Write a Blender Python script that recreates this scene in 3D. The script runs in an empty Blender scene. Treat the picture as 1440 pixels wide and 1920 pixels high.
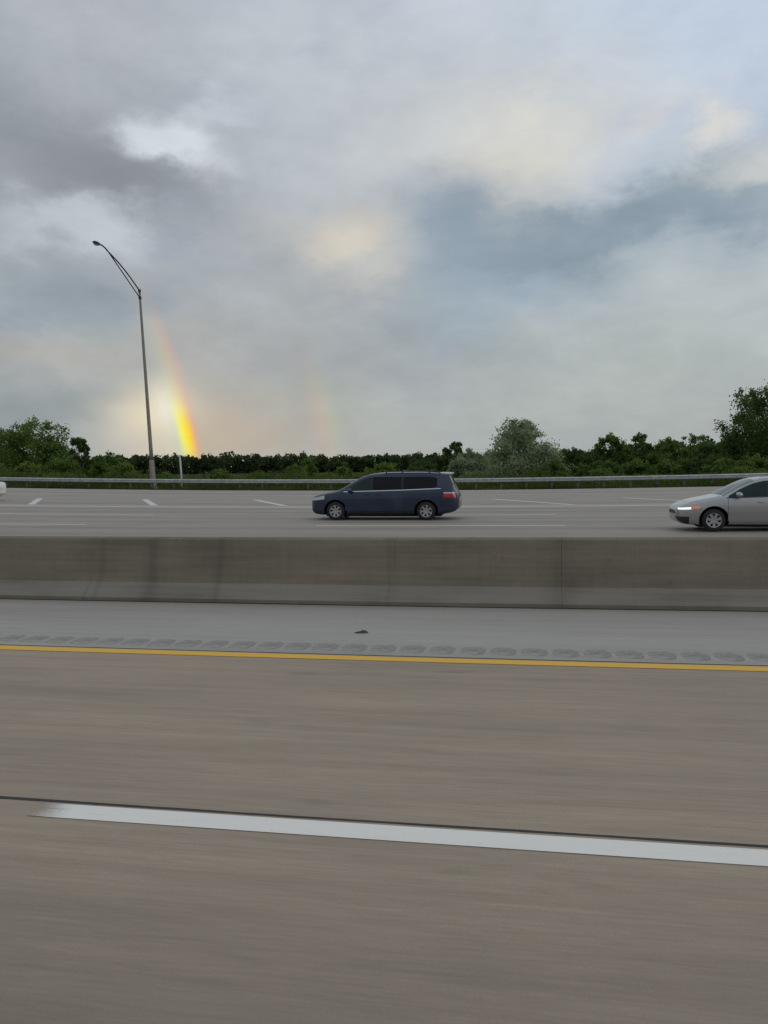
import bpy, math, random
import numpy as np
from mathutils import Vector, Matrix

sc = bpy.context.scene
col = sc.collection
R = math.radians
rng = np.random.default_rng(11)
random.seed(11)

# ------------------------------------------------------------------ camera
# road frame: X along the highway, Y away from the camera, Z up
CAM_H = 1.97
PITCH, ROLL, YAW = -0.06082, -0.01017, 0.17166
FPX = 1440.0                      # focal length in photo pixels (photo 1440 x 1920)
_F = np.array([-math.sin(YAW) * math.cos(PITCH), math.cos(YAW) * math.cos(PITCH), math.sin(PITCH)])
_R0 = np.array([math.cos(YAW), math.sin(YAW), 0.0])
_U0 = np.cross(_R0, _F)
_R = math.cos(ROLL) * _R0 + math.sin(ROLL) * _U0
_U = -math.sin(ROLL) * _R0 + math.cos(ROLL) * _U0

cam_d = bpy.data.cameras.new('camera')
cam = bpy.data.objects.new('camera', cam_d)
col.objects.link(cam)
cam_d.sensor_fit = 'HORIZONTAL'
cam_d.sensor_width = 36.0
cam_d.lens = 36.0
cam_d.clip_end = 6000
cam_d.clip_start = 0.05
m3 = Matrix((tuple(_R), tuple(_U), tuple(-_F))).transposed()
cam.matrix_world = Matrix.Translation((0, 0, CAM_H)) @ m3.to_4x4()
sc.camera = cam


def ray(u, v):
    return _F + _R * (u - 720) / FPX - _U * (v - 960) / FPX


def at_y(u, v, Y):
    d = ray(u, v)
    p = d * (Y / d[1])
    return float(p[0]), float(Y), float(p[2] + CAM_H)


# ------------------------------------------------------------------ world, sun, exposure
SUN_EL, ANTI_AZ = R(6.0), R(-65.1)
anti = Vector((math.sin(ANTI_AZ) * math.cos(SUN_EL), math.cos(ANTI_AZ) * math.cos(SUN_EL), -math.sin(SUN_EL)))
sun_d = bpy.data.lights.new('sun', 'SUN')
sun_d.energy = 0.5
sun_d.angle = R(30)
sun_d.color = (1.0, 0.88, 0.72)
sun = bpy.data.objects.new('sun', sun_d)
sun.rotation_euler = anti.to_track_quat('-Z', 'Y').to_euler()
sun.location = (40, -20, 30)
col.objects.link(sun)

sc.view_settings.view_transform = 'Standard'
sc.view_settings.look = 'None'
sc.view_settings.exposure = 0.0
sc.view_settings.gamma = 1.0
sc.view_settings.use_curve_mapping = False
sc.cycles.max_bounces = 6
sc.cycles.diffuse_bounces = 3
sc.cycles.glossy_bounces = 3
sc.cycles.transmission_bounces = 2


def lin(c):
    return tuple((x / 255 / 12.92) if x / 255 <= 0.04045 else (((x / 255) + 0.055) / 1.055) ** 2.4 for x in c)


class G:
    """small expression builder for shader nodes"""

    def __init__(self, tree):
        self.t = tree

    def node(self, kind, **kw):
        n = self.t.nodes.new(kind)
        for k, v in kw.items():
            setattr(n, k, v)
        return n

    def put(self, sock, v):
        if isinstance(v, bpy.types.NodeSocket):
            self.t.links.new(v, sock)
        elif isinstance(v, (int, float)):
            sock.default_value = v
        else:
            v = tuple(float(q) for q in v)
            if len(sock.default_value) == 4 and len(v) == 3:
                v = v + (1.0,)
            sock.default_value = v

    def m(self, op, a, b=None, c=None, clamp=False):
        n = self.node('ShaderNodeMath', operation=op, use_clamp=clamp)
        self.put(n.inputs[0], a)
        if b is not None:
            self.put(n.inputs[1], b)
        if c is not None:
            self.put(n.inputs[2], c)
        return n.outputs[0]

    def v(self, op, a, b=None, scale=None):
        n = self.node('ShaderNodeVectorMath', operation=op)
        self.put(n.inputs[0], a)
        if b is not None:
            self.put(n.inputs[1], b)
        if scale is not None:
            self.put(n.inputs['Scale'], scale)
        return n.outputs['Value'] if op in ('DOT_PRODUCT', 'LENGTH') else n.outputs['Vector']

    def mix(self, fac, a, b, blend='MIX'):
        n = self.node('ShaderNodeMix', data_type='RGBA', blend_type=blend)
        self.put(n.inputs[0], fac)
        self.put(n.inputs[6], a)
        self.put(n.inputs[7], b)
        return n.outputs[2]

    def step(self, x, lo, hi, a=0.0, b=1.0):
        n = self.node('ShaderNodeMapRange', interpolation_type='SMOOTHSTEP')
        self.put(n.inputs['Value'], x)
        n.inputs['From Min'].default_value = lo
        n.inputs['From Max'].default_value = hi
        n.inputs['To Min'].default_value = a
        n.inputs['To Max'].default_value = b
        return n.outputs[0]

    def noise(self, vec, scale, detail=4, rough=0.55, dist=0.0):
        n = self.node('ShaderNodeTexNoise')
        self.put(n.inputs['Vector'], vec)
        n.inputs['Scale'].default_value = scale
        n.inputs['Detail'].default_value = detail
        n.inputs['Roughness'].default_value = rough
        n.inputs['Distortion'].default_value = dist
        return n

    def ramp(self, x, stops, interp='LINEAR'):
        n = self.node('ShaderNodeValToRGB')
        n.color_ramp.interpolation = interp
        e = n.color_ramp.elements
        while len(e) < len(stops):
            e.new(0.5)
        for el, (p, c) in zip(e, stops):
            el.position = p
            el.color = tuple(c) if len(c) == 4 else tuple(c) + (1.0,)
        self.put(n.inputs[0], x)
        return n


def build_world():
    w = bpy.data.worlds.new('World')
    sc.world = w
    w.use_nodes = True
    t = w.node_tree
    t.nodes.clear()
    g = G(t)
    tc = g.node('ShaderNodeTexCoord')
    d = g.v('NORMALIZE', tc.outputs['Generated'])
    sep = g.node('ShaderNodeSeparateXYZ')
    g.put(sep.inputs[0], d)
    el = sep.outputs[2]
    # turbulence that frays the clouds
    st = g.v('MULTIPLY', d, (1.0, 1.0, 1.7))
    n1 = g.noise(st, 3.2, 6, 0.56)
    n2 = g.noise(st, 9.0, 8, 0.60)
    w1 = g.v('SCALE', g.v('SUBTRACT', n1.outputs['Color'], (.5, .5, .5)), scale=0.22)
    w2 = g.v('SCALE', g.v('SUBTRACT', n2.outputs['Color'], (.5, .5, .5)), scale=0.075)
    dw = g.v('NORMALIZE', g.v('ADD', g.v('ADD', d, w1), w2))
    dsoft = g.v('NORMALIZE', g.v('ADD', d, g.v('SCALE', w1, scale=0.45)))
    n3 = g.noise(g.v('MULTIPLY', d, (1.0, 1.0, 2.4)), 6.5, 10, 0.64, 0.5)
    fb = n2.outputs[0]
    fa = n1.outputs[0]

    base = g.ramp(g.m('ADD', el, g.m('MULTIPLY', g.m('SUBTRACT', fa, 0.5), 0.25)),
                  [(0.0, lin((172, 176, 173))), (0.10, lin((170, 174, 174))), (0.25, lin((174, 180, 187))),
                   (0.5, lin((184, 191, 203))), (1.0, lin((190, 198, 211)))]).outputs[0]
    # cloud banks outside the picture go on in the same greys
    far_tone = g.step(fa, 0.36, 0.66)
    base = g.mix(g.m('MULTIPLY', far_tone, 0.35), base, lin((152, 158, 168)))

    def blob(c, u, v, su, sv, rot, rgb, amt, hard=0, soft=False):
        dv = dsoft if soft else dw
        cen = ray(u, v)
        cen = cen / np.linalg.norm(cen)
        rr = np.cross(cen, (0, 0, 1.0))
        rr /= np.linalg.norm(rr)
        uu = np.cross(rr, cen)
        a_, b_ = math.cos(R(rot)), math.sin(R(rot))
        e1 = (rr * a_ + uu * b_) * FPX / su
        e2 = (-rr * b_ + uu * a_) * FPX / sv
        a = g.v('DOT_PRODUCT', dv, tuple(e1))
        b = g.v('DOT_PRODUCT', dv, tuple(e2))
        front = g.m('GREATER_THAN', g.v('DOT_PRODUCT', dv, tuple(cen)), 0.0)
        e = g.m('MULTIPLY_ADD', a, a, g.m('MULTIPLY', b, b))
        wgt = g.m('MULTIPLY', g.m('EXPONENT', g.m('MULTIPLY', e, -1.0)), front)
        if hard:
            wgt = g.m('ADD', wgt, g.m('MULTIPLY', g.m('SUBTRACT', fb, 0.5), 0.5 * hard))
            wgt = g.step(wgt, 0.5 - 0.42 / hard, 0.5 + 0.42 / hard)
        return g.mix(g.m('MULTIPLY', wgt, amt, clamp=True), c, lin(rgb))

    c = base
    SKY = [
        (-150, 480, 480, 520, 0, (152, 160, 170), .7),
        (200, 30, 560, 150, 0, (182, 185, 194), .85),
        (1230, 60, 470, 280, 0, (197, 212, 233), .9),
        (720, 250, 300, 240, 0, (195, 200, 207), .8),
        (110, 235, 330, 95, -6, (160, 164, 171), .85),
        (470, 330, 200, 90, 0, (190, 196, 205), .6),
        (480, 570, 380, 150, 0, (172, 177, 182), .6),
        (1350, 580, 330, 130, 0, (188, 197, 201), .85),
        (1100, 720, 520, 90, 0, (175, 182, 180), .8),
        (640, 660, 330, 70, 0, (165, 168, 170), .8),
        (470, 800, 260, 70, 0, (178, 174, 166), .7),
        (120, 645, 190, 50, 0, (180, 175, 168), .7),
        (50, 545, 240, 55, 5, (150, 160, 171), .75),
        (20, 770, 200, 50, 0, (143, 152, 154), .8),
        (900, 290, 230, 130, 20, (208, 208, 208), .7),
        (985, 300, 105, 75, 20, (222, 218, 209), .85),
        (660, 497, 125, 52, -8, (216, 207, 193), .95),
        (890, 425, 130, 75, -10, (148, 161, 176), .9),
        (1180, 430, 300, 60, 15, (150, 165, 178), .8),
        (890, 560, 200, 75, 17, (156, 171, 184), .85),
        (985, 510, 120, 26, 12, (176, 192, 207), .5),
        (1010, 370, 60, 60, 60, (205, 205, 203), .6),
    ]
    for s in SKY:
        c = blob(c, *s)
    HARD = [
        (1200, 408, 270, 52, 15, (134, 151, 166), .85, 1.05),
        (910, 470, 130, 80, 8, (142, 158, 174), .7, .95),
        (70, 250, 300, 85, -8, (146, 151, 159), .65, .8),
        (80, 540, 200, 45, 4, (146, 156, 167), .5, .8),
        (225, 335, 190, 58, -24, (138, 142, 152), .8, 1.0),
        (325, 280, 90, 46, -25, (224, 230, 238), .8, 1.0),
        (400, 210, 75, 26, 35, (206, 213, 223), .55, .8),
        (150, 392, 160, 40, -6, (197, 206, 215), .7, .9),
        (305, 405, 52, 42, -10, (150, 160, 170), .6, .7),
        (1305, 258, 48, 34, 30, (230, 223, 213), .65, .8),
        (1205, 225, 46, 20, 0, (216, 213, 212), .5, .8),
        (1420, 295, 90, 24, 8, (216, 214, 208), .6, .7),
    ]
    for s in HARD:
        c = blob(c, *s)
    # fine mottling of the cloud deck
    c = g.mix(1.0, c, g.ramp(fb, [(0.28, (.93, .932, .94)), (0.72, (1.06, 1.06, 1.055))]).outputs[0], 'MULTIPLY')

    c = g.mix(1.0, c, g.ramp(n3.outputs[0], [(0.30, (.915, .925, .93)), (0.5, (.985, .998, .982)), (0.70, (1.05, 1.055, 1.035))]).outputs[0], 'MULTIPLY')
    # the lit rain shaft and the two bows, rings about the antisolar point
    c = blob(c, 300, 800, 85, 70, 0, (242, 226, 196), .9, soft=True)
    c = blob(c, 326, 795, 24, 50, 14, (255, 250, 232), .9, soft=True)
    c = blob(c, 430, 830, 130, 60, 0, (196, 184, 164), .6, soft=True)
    cosg = g.v('DOT_PRODUCT', d, tuple(anti))
    gam = g.m('MULTIPLY', g.m('ARCCOSINE', cosg), 180 / math.pi)

    def bowmask(u, v, su, sv):
        cen = Vector(ray(u, v)).normalized()
        rr = cen.cross(Vector((0, 0, 1))).normalized()
        uu = rr.cross(cen)
        a = g.v('DOT_PRODUCT', d, tuple(rr * (FPX / su)))
        b = g.v('DOT_PRODUCT', d, tuple(uu * (FPX / sv)))
        fr = g.m('GREATER_THAN', g.v('DOT_PRODUCT', d, tuple(cen)), 0.0)
        return g.m('MULTIPLY', g.m('EXPONENT', g.m('MULTIPLY', g.m('MULTIPLY_ADD', a, a, g.m('MULTIPLY', b, b)), -1.0)), fr)

    x1 = g.m('DIVIDE', g.m('SUBTRACT', gam, 40.55), 2.35, clamp=True)
    prim = g.ramp(x1, [(0.0, lin((205, 225, 225)) + (0.0,)), (0.22, lin((215, 235, 205)) + (.35,)), (0.36, lin((255, 250, 120)) + (.9,)),
                       (0.54, lin((255, 236, 20)) + (1.0,)), (0.68, lin((255, 196, 70)) + (.85,)), (0.78, lin((245, 160, 120)) + (.5,)),
                       (1.0, lin((205, 160, 150)) + (0.0,))], 'B_SPLINE')
    hot = bowmask(346, 814, 160, 52)
    amt = g.m('MULTIPLY', prim.outputs[1], g.m('MULTIPLY', hot, 1.12), clamp=True)
    c_hi = g.ramp(x1, [(0.0, lin((180, 192, 190)) + (0.0,)), (0.3, lin((196, 206, 182)) + (.6,)), (0.6, lin((226, 196, 150)) + (.9,)),
                       (0.82, lin((222, 172, 150)) + (.8,)), (1.0, lin((200, 170, 160)) + (0.0,))], 'B_SPLINE')
    c = g.mix(g.m('MULTIPLY', c_hi.outputs[1], g.m('MULTIPLY', bowmask(312, 690, 260, 95), 0.5)), c, c_hi.outputs[0])
    c = g.mix(amt, c, prim.outputs[0])
    x2 = g.m('DIVIDE', g.m('SUBTRACT', gam, 50.2), 3.2, clamp=True)
    sec = g.ramp(x2, [(0.0, lin((190, 170, 165)) + (0.0,)), (0.3, lin((214, 176, 160)) + (1.0,)), (0.6, lin((205, 198, 165)) + (.8,)),
                      (0.8, lin((180, 195, 180)) + (.5,)), (1.0, lin((175, 182, 180)) + (0.0,))], 'B_SPLINE')
    c = g.mix(g.m('MULTIPLY', sec.outputs[1], g.m('MULTIPLY', bowmask(610, 790, 200, 95), 0.42)), c, sec.outputs[0])

    cloud = g.node('ShaderNodeBackground')
    g.put(cloud.inputs[0], c)
    cloud.inputs[1].default_value = 1.0
    sky = g.node('ShaderNodeTexSky')
    sky.sky_type = 'NISHITA'
    sky.sun_disc = False
    sky.sun_elevation = SUN_EL
    sky.sun_rotation = math.atan2(-anti.x, -anti.y)
    clear = g.node('ShaderNodeBackground')
    g.put(clear.inputs[0], sky.outputs[0])
    clear.inputs[1].default_value = 0.12
    # thin spots in the deck let some of the clear sky through
    gap = g.m('MULTIPLY', g.step(fa, 0.5, 0.75), 0.22)
    mx = g.node('ShaderNodeMixShader')
    g.put(mx.inputs[0], gap)
    t.links.new(cloud.outputs[0], mx.inputs[1])
    t.links.new(clear.outputs[0], mx.inputs[2])
    out = g.node('ShaderNodeOutputWorld')
    t.links.new(mx.outputs[0], out.inputs[0])


build_world()


# ------------------------------------------------------------------ helpers
def zroad(x):
    t = np.asarray(x, float) + 9.1063
    return 0.00034 * t * t / np.sqrt(1 + (t / 70.0) ** 4)


def zr(x):
    return float(zroad(x))


def smooth01(t):
    t = np.clip(t, 0, 1)
    return t * t * (3 - 2 * t)


def tag(o, label=None, cat=None, group=None, kind=None):
    for k, v in (('label', label), ('category', cat), ('group', group), ('kind', kind)):
        if v:
            o[k] = v
    return o


def empty(name, loc=(0, 0, 0), rz=0.0):
    o = bpy.data.objects.new(name, None)
    o.location = loc
    o.rotation_euler = (0, 0, rz)
    o.empty_display_size = 0.3
    col.objects.link(o)
    return o


def mesh_obj(name, verts, faces, mat, parent=None, smooth=False, loc=None):
    me = bpy.data.meshes.new(name)
    me.from_pydata([tuple(map(float, v)) for v in verts], [], [tuple(map(int, f)) for f in faces])
    me.materials.append(mat)
    me.update()
    if smooth:
        me.shade_smooth()
    o = bpy.data.objects.new(name, me)
    col.objects.link(o)
    if parent:
        o.parent = parent
    if loc:
        o.location = loc
    return o


def quads_obj(name, co, mat, parent=None, loc=None):
    """co: (n,4,3) array of separate quads"""
    n = len(co)
    me = bpy.data.meshes.new(name)
    me.vertices.add(n * 4)
    me.vertices.foreach_set('co', np.ascontiguousarray(co, np.float32).ravel())
    me.loops.add(n * 4)
    me.loops.foreach_set('vertex_index', np.arange(n * 4, dtype=np.int32))
    me.polygons.add(n)
    me.polygons.foreach_set('loop_start', np.arange(0, n * 4, 4, dtype=np.int32))
    me.materials.append(mat)
    me.update(calc_edges=True)
    o = bpy.data.objects.new(name, me)
    col.objects.link(o)
    if parent:
        o.parent = parent
    if loc:
        o.location = loc
    return o


class MB:
    def __init__(self):
        self.v, self.f = [], []

    def add(self, vs, fs):
        b = len(self.v)
        self.v += [tuple(p) for p in vs]
        self.f += [tuple(i + b for i in f) for f in fs]

    def box(self, lo, hi):
        (a, b, c), (d, e, f) = lo, hi
        self.add([(a, b, c), (d, b, c), (d, e, c), (a, e, c), (a, b, f), (d, b, f), (d, e, f), (a, e, f)],
                 [(0, 3, 2, 1), (4, 5, 6, 7), (0, 1, 5, 4), (1, 2, 6, 5), (2, 3, 7, 6), (3, 0, 4, 7)])

    def tube(self, pts, rad, n=10, cap=True):
        pts = [Vector(p) for p in pts]
        rad = rad if isinstance(rad, (list, tuple)) else [rad] * len(pts)
        rings = []
        ref = Vector((0.13, 0.97, 0.21))
        for i, p in enumerate(pts):
            t = (pts[min(i + 1, len(pts) - 1)] - pts[max(i - 1, 0)]).normalized()
            a = t.cross(ref)
            if a.length < 1e-3:
                a = t.cross(Vector((1, 0, 0)))
            a.normalize()
            b = t.cross(a)
            rings.append([p + (a * math.cos(2 * math.pi * k / n) + b * math.sin(2 * math.pi * k / n)) * rad[i] for k in range(n)])
        vs = [q for r in rings for q in r]
        fs = []
        for i in range(len(rings) - 1):
            for k in range(n):
                fs.append((i * n + k, i * n + (k + 1) % n, (i + 1) * n + (k + 1) % n, (i + 1) * n + k))
        if cap:
            fs.append(tuple(range(n))[::-1])
            fs.append(tuple((len(rings) - 1) * n + k for k in range(n)))
        self.add(vs, fs)

    def lathe_y(self, prof, n=32):
        """prof: list of (y, r); revolved about the Y axis"""
        vs = [(r * math.cos(2 * math.pi * k / n), y, r * math.sin(2 * math.pi * k / n)) for (y, r) in prof for k in range(n)]
        fs = [(i * n + k, (i + 1) * n + k, (i + 1) * n + (k + 1) % n, i * n + (k + 1) % n) for i in range(len(prof) - 1) for k in range(n)]
        self.add(vs, fs)

    def build(self, name, mat, parent=None, smooth=False, loc=None):
        return mesh_obj(name, self.v, self.f, mat, parent, smooth, loc)


# ------------------------------------------------------------------ materials
def new_mat(name):
    m = bpy.data.materials.new(name)
    m.use_nodes = True
    t = m.node_tree
    p = t.nodes['Principled BSDF']
    return m, G(t), p


def simple(name, rgb, rough=0.5, metal=0.0, coat=0.0, var=0.06, scale=8.0, emit=None, spec=0.5):
    m, g, p = new_mat(name)
    tc = g.node('ShaderNodeTexCoord')
    n = g.noise(tc.outputs['Object'], scale, 3)
    k = g.ramp(n.outputs[0], [(0.3, (1 - var,) * 3), (0.7, (1 + var,) * 3)]).outputs[0]
    g.put(p.inputs['Base Color'], g.mix(1.0, rgb, k, 'MULTIPLY'))
    p.inputs['Roughness'].default_value = rough
    p.inputs['Metallic'].default_value = metal
    p.inputs['Coat Weight'].default_value = coat
    p.inputs['Specular IOR Level'].default_value = spec
    if coat:
        p.inputs['Coat Roughness'].default_value = 0.04
    if emit:
        p.inputs['Emission Color'].default_value = tuple(emit[0]) + (1,)
        p.inputs['Emission Strength'].default_value = emit[1]
    return m


def pavement(name, rgb, lanes=None, streak=0.10, blotch=0.10, dark=(0.135, 0.115, 0.095), rough=0.78):
    """weathered concrete: lengthwise tining and tyre polish, blotches; lanes add wheel tracks, other toned bands and painted shade"""
    m, g, p = new_mat(name)
    tc = g.node('ShaderNodeTexCoord')
    o = tc.outputs['Object']
    big = g.noise(g.v('MULTIPLY', o, (0.22, 0.75, 1)), 1.0, 5, 0.6)
    lng = g.noise(g.v('MULTIPLY', o, (0.35, 9.0, 1)), 1.0, 5, 0.62)
    fine = g.noise(g.v('MULTIPLY', o, (3.0, 46.0, 1)), 1.0, 4, 0.65)
    grain = g.noise(o, 90.0, 3, 0.7)
    c = g.mix(1.0, rgb, g.ramp(big.outputs[0], [(0.3, (1 - blotch, 1 - blotch, 1 - blotch * .9)), (0.7, (1 + blotch, 1 + blotch * .96, 1 + blotch * .86))]).outputs[0], 'MULTIPLY')
    c = g.mix(1.0, c, g.ramp(lng.outputs[0], [(0.3, (1 - streak,) * 3), (0.72, (1 + streak,) * 3)]).outputs[0], 'MULTIPLY')
    c = g.mix(1.0, c, g.ramp(fine.outputs[0], [(0.28, (1 - streak * .9,) * 3), (0.72, (1 + streak * .9,) * 3)]).outputs[0], 'MULTIPLY')
    c = g.mix(1.0, c, g.ramp(grain.outputs[0], [(0.3, (.93,) * 3), (0.7, (1.07,) * 3)]).outputs[0], 'MULTIPLY')
    # a few smudges of oil and rubber
    sm = g.noise(g.v('MULTIPLY', o, (0.9, 3.4, 1)), 1.3, 3, 0.5)
    c = g.mix(g.m('MULTIPLY', g.step(sm.outputs[0], 0.63, 0.80), 0.32), c, dark)
    if lanes:
        sp = g.node('ShaderNodeSeparateXYZ')
        g.put(sp.inputs[0], o)
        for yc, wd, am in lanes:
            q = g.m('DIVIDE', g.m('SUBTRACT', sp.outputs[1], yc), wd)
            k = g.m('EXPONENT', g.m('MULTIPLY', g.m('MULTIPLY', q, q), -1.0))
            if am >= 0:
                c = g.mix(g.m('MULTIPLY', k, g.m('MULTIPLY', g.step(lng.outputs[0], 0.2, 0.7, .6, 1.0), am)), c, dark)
            else:
                c = g.mix(g.m('MULTIPLY', k, -am), c, (0.47, 0.45, 0.41))
    g.put(p.inputs['Base Color'], c)
    p.inputs['Roughness'].default_value = rough
    p.inputs['Specular IOR Level'].default_value = 0.35
    b = g.node('ShaderNodeBump')
    b.inputs['Strength'].default_value = 0.35
    b.inputs['Distance'].default_value = 0.004
    g.put(b.inputs['Height'], g.m('ADD', fine.outputs[0], g.m('MULTIPLY', grain.outputs[0], 0.6)))
    g.put(p.inputs['Normal'], b.outputs[0])
    return m


def paint_mat(name, rgb, under, wear=0.5):
    m, g, p = new_mat(name)
    tc = g.node('ShaderNodeTexCoord')
    o = tc.outputs['Object']
    n = g.noise(g.v('MULTIPLY', o, (2.0, 14.0, 1)), 1.6, 6, 0.72)
    g2 = g.noise(o, 70.0, 3, 0.7)
    k = g.step(g.m('ADD', g.m('MULTIPLY', n.outputs[0], .7), g.m('MULTIPLY', g2.outputs[0], .3)), 0.58 - .12 * wear, 0.80 - .1 * wear)
    g.put(p.inputs['Base Color'], g.mix(g.m('MULTIPLY', k, wear), rgb, under))
    p.inputs['Roughness'].default_value = 0.6
    return m


def barrier_mat(name='weathered_barrier_concrete', toe=False):
    m, g, p = new_mat(name)
    tc = g.node('ShaderNodeTexCoord')
    gm = g.node('ShaderNodeNewGeometry')
    o = gm.outputs['Position']
    big = g.noise(g.v('MULTIPLY', o, (0.45, 1, 1.6)), 1.2, 5, 0.6)
    drip = g.noise(g.v('MULTIPLY', o, (9.0, 1, 0.7)), 1.0, 4, 0.6)
    scr = g.noise(g.v('MULTIPLY', o, (0.6, 1, 22.0)), 1.0, 5, 0.6)
    gr = g.noise(o, 60.0, 4, 0.7)
    c = g.ramp(big.outputs[0], [(0.28, (0.152, 0.135, 0.107)), (0.5, (0.194, 0.170, 0.134)), (0.74, (0.242, 0.210, 0.164))]).outputs[0]
    c = g.mix(1.0, c, g.ramp(drip.outputs[0], [(0.3, (.95,) * 3), (0.7, (1.04,) * 3)]).outputs[0], 'MULTIPLY')
    c = g.mix(1.0, c, g.ramp(scr.outputs[0], [(0.3, (.90,) * 3), (0.7, (1.10,) * 3)]).outputs[0], 'MULTIPLY')
    c = g.mix(1.0, c, g.ramp(gr.outputs[0], [(0.3, (.9,) * 3), (0.7, (1.1,) * 3)]).outputs[0], 'MULTIPLY')
    sp = g.noise(g.v('MULTIPLY', o, (1.6, 1, 3.2)), 1.7, 3, 0.5)
    c = g.mix(g.m('MULTIPLY', g.step(sp.outputs[0], 0.68, 0.78), 0.6), c, (0.05, 0.043, 0.036))
    if toe:        # streaky paler tone: skylight on the sloped foot put into the colour
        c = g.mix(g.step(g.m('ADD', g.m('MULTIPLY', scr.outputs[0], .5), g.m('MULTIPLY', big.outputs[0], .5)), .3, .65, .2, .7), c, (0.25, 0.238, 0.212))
    # grime runs and damp patches below the joints and lifting slots
    sx = g.node('ShaderNodeSeparateXYZ')
    g.put(sx.inputs[0], o)
    run = g.noise(g.v('MULTIPLY', o, (2.3, .2, .16)), 1.0, 4, 0.55, 0.4)
    c = g.mix(g.m('MULTIPLY', g.step(run.outputs[0], 0.60, 0.72), 0.45), c, (0.07, 0.064, 0.054))
    for jx0, jw, am in ((-5.37, .16, .22), (.60, .20, .25), (-4.33, .06, .22), (-6.2, .05, .15), (3.5, .06, .12)):
        q = g.m('DIVIDE', g.m('ADD', g.m('SUBTRACT', sx.outputs[0], jx0), g.m('MULTIPLY', g.m('SUBTRACT', big.outputs[0], .5), .25)), jw)
        k = g.m('EXPONENT', g.m('MULTIPLY', g.m('MULTIPLY', q, q), -1.0))
        c = g.mix(g.m('MULTIPLY', k, am), c, (0.05, 0.046, 0.04))
    g.put(p.inputs['Base Color'], c)
    p.inputs['Roughness'].default_value = 0.85
    p.inputs['Specular IOR Level'].default_value = 0.3
    b = g.node('ShaderNodeBump')
    b.inputs['Strength'].default_value = 0.4
    b.inputs['Distance'].default_value = 0.005
    g.put(b.inputs['Height'], g.m('ADD', gr.outputs[0], scr.outputs[0]))
    g.put(p.inputs['Normal'], b.outputs[0])
    return m


def leaf_mat(name, a, b, trans=0.45, scale=0.9, per_object=True):
    m, g, p = new_mat(name)
    t = m.node_tree
    gm = g.node('ShaderNodeNewGeometry')
    n = g.noise(gm.outputs['Position'], scale, 4, 0.6)
    k = g.step(n.outputs[0], 0.30, 0.70)
    k = g.m('ADD', g.m('MULTIPLY', k, 0.78), g.m('MULTIPLY', gm.outputs['Random Per Island'], 0.22))
    c = g.mix(k, a, b)
    oi = g.node('ShaderNodeObjectInfo')
    c = g.mix(1.0, c, g.ramp(oi.outputs['Random'], [(0, (.86, .9, .86)), (1, (1.12, 1.1, 1.05))]).outputs[0], 'MULTIPLY')
    g.put(p.inputs['Base Color'], c)
    p.inputs['Roughness'].default_value = 0.65
    p.inputs['Specular IOR Level'].default_value = 0.25
    tr = g.node('ShaderNodeBsdfTranslucent')
    g.put(tr.inputs[0], g.mix(1.0, c, (1.1, 1.2, .6), 'MULTIPLY'))
    mx = g.node('ShaderNodeMixShader')
    mx.inputs[0].default_value = trans
    t.links.new(p.outputs[0], mx.inputs[1])
    t.links.new(tr.outputs[0], mx.inputs[2])
    t.links.new(mx.outputs[0], t.nodes['Material Output'].inputs[0])
    return m


def ground_mat():
    m, g, p = new_mat('rough_grass_ground')
    gm = g.node('ShaderNodeNewGeometry')
    o = gm.outputs['Position']
    a = g.noise(o, 0.25, 6, 0.6)
    b = g.noise(o, 3.5, 5, 0.65)
    c = g.ramp(a.outputs[0], [(0.3, (0.030, 0.045, 0.016)), (0.55, (0.048, 0.066, 0.022)), (0.75, (0.075, 0.082, 0.032))]).outputs[0]
    c = g.mix(1.0, c, g.ramp(b.outputs[0], [(0.3, (.7,) * 3), (0.7, (1.25,) * 3)]).outputs[0], 'MULTIPLY')
    g.put(p.inputs['Base Color'], c)
    p.inputs['Roughness'].default_value = 0.95
    p.inputs['Specular IOR Level'].default_value = 0.05
    return m


M = {}
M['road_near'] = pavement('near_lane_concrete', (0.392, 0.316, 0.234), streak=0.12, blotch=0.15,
                          lanes=[(2.0, .85, .50), (3.2, .35, .06), (4.9, .4, .10), (6.6, .4, .10)])  # first band paints the unseen camera car's shade onto the nearest concrete
M['shoulder'] = pavement('shoulder_concrete', (0.400, 0.372, 0.325), streak=0.09, blotch=0.09, lanes=[(8.55, .38, -.35), (10.4, .25, .35)])
M['road_far'] = pavement('far_lane_concrete', (0.365, 0.322, 0.270), streak=0.08, blotch=0.10,
                         lanes=[(23.3, .5, .32), (26.0, .45, .22), (27.9, .45, .22), (31.6, .5, .28), (33.6, .5, .25), (36.4, .5, -.55), (38.2, .8, .25), (52.0, 1.0, .2), (55, .8, -.25), (21.0, .8, .2), (16.0, 2.0, -.2)])
M['groove'] = simple('shade_darkened_milled_groove', (0.305, 0.288, 0.255), 0.9, var=.35, scale=7)  # milled surface, darkened to put the dishes' shade into the colour
M['joint'] = simple('tar_joint_sealant', (0.022, 0.021, 0.02), 0.6, var=.2, scale=12)
M['white_paint'] = paint_mat('white_road_paint', (0.90, 0.875, 0.81), (0.50, 0.46, 0.40), .3)
M['old_paint'] = paint_mat('worn_white_road_paint', (0.70, 0.67, 0.61), (0.36, 0.33, 0.28), .8)
M['yellow_paint'] = paint_mat('yellow_road_paint', (0.86, 0.49, 0.045), (0.48, 0.31, 0.08), .4)
m_, g_, p_ = new_mat('white_dash_paint_with_worn_ends')
tc_ = g_.node('ShaderNodeTexCoord')
sp_ = g_.node('ShaderNodeSeparateXYZ')
g_.put(sp_.inputs[0], tc_.outputs['Generated'])
na_ = g_.noise(g_.v('MULTIPLY', tc_.outputs['Object'], (2.5, 22.0, 1)), 1.0, 6, .7)
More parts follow.
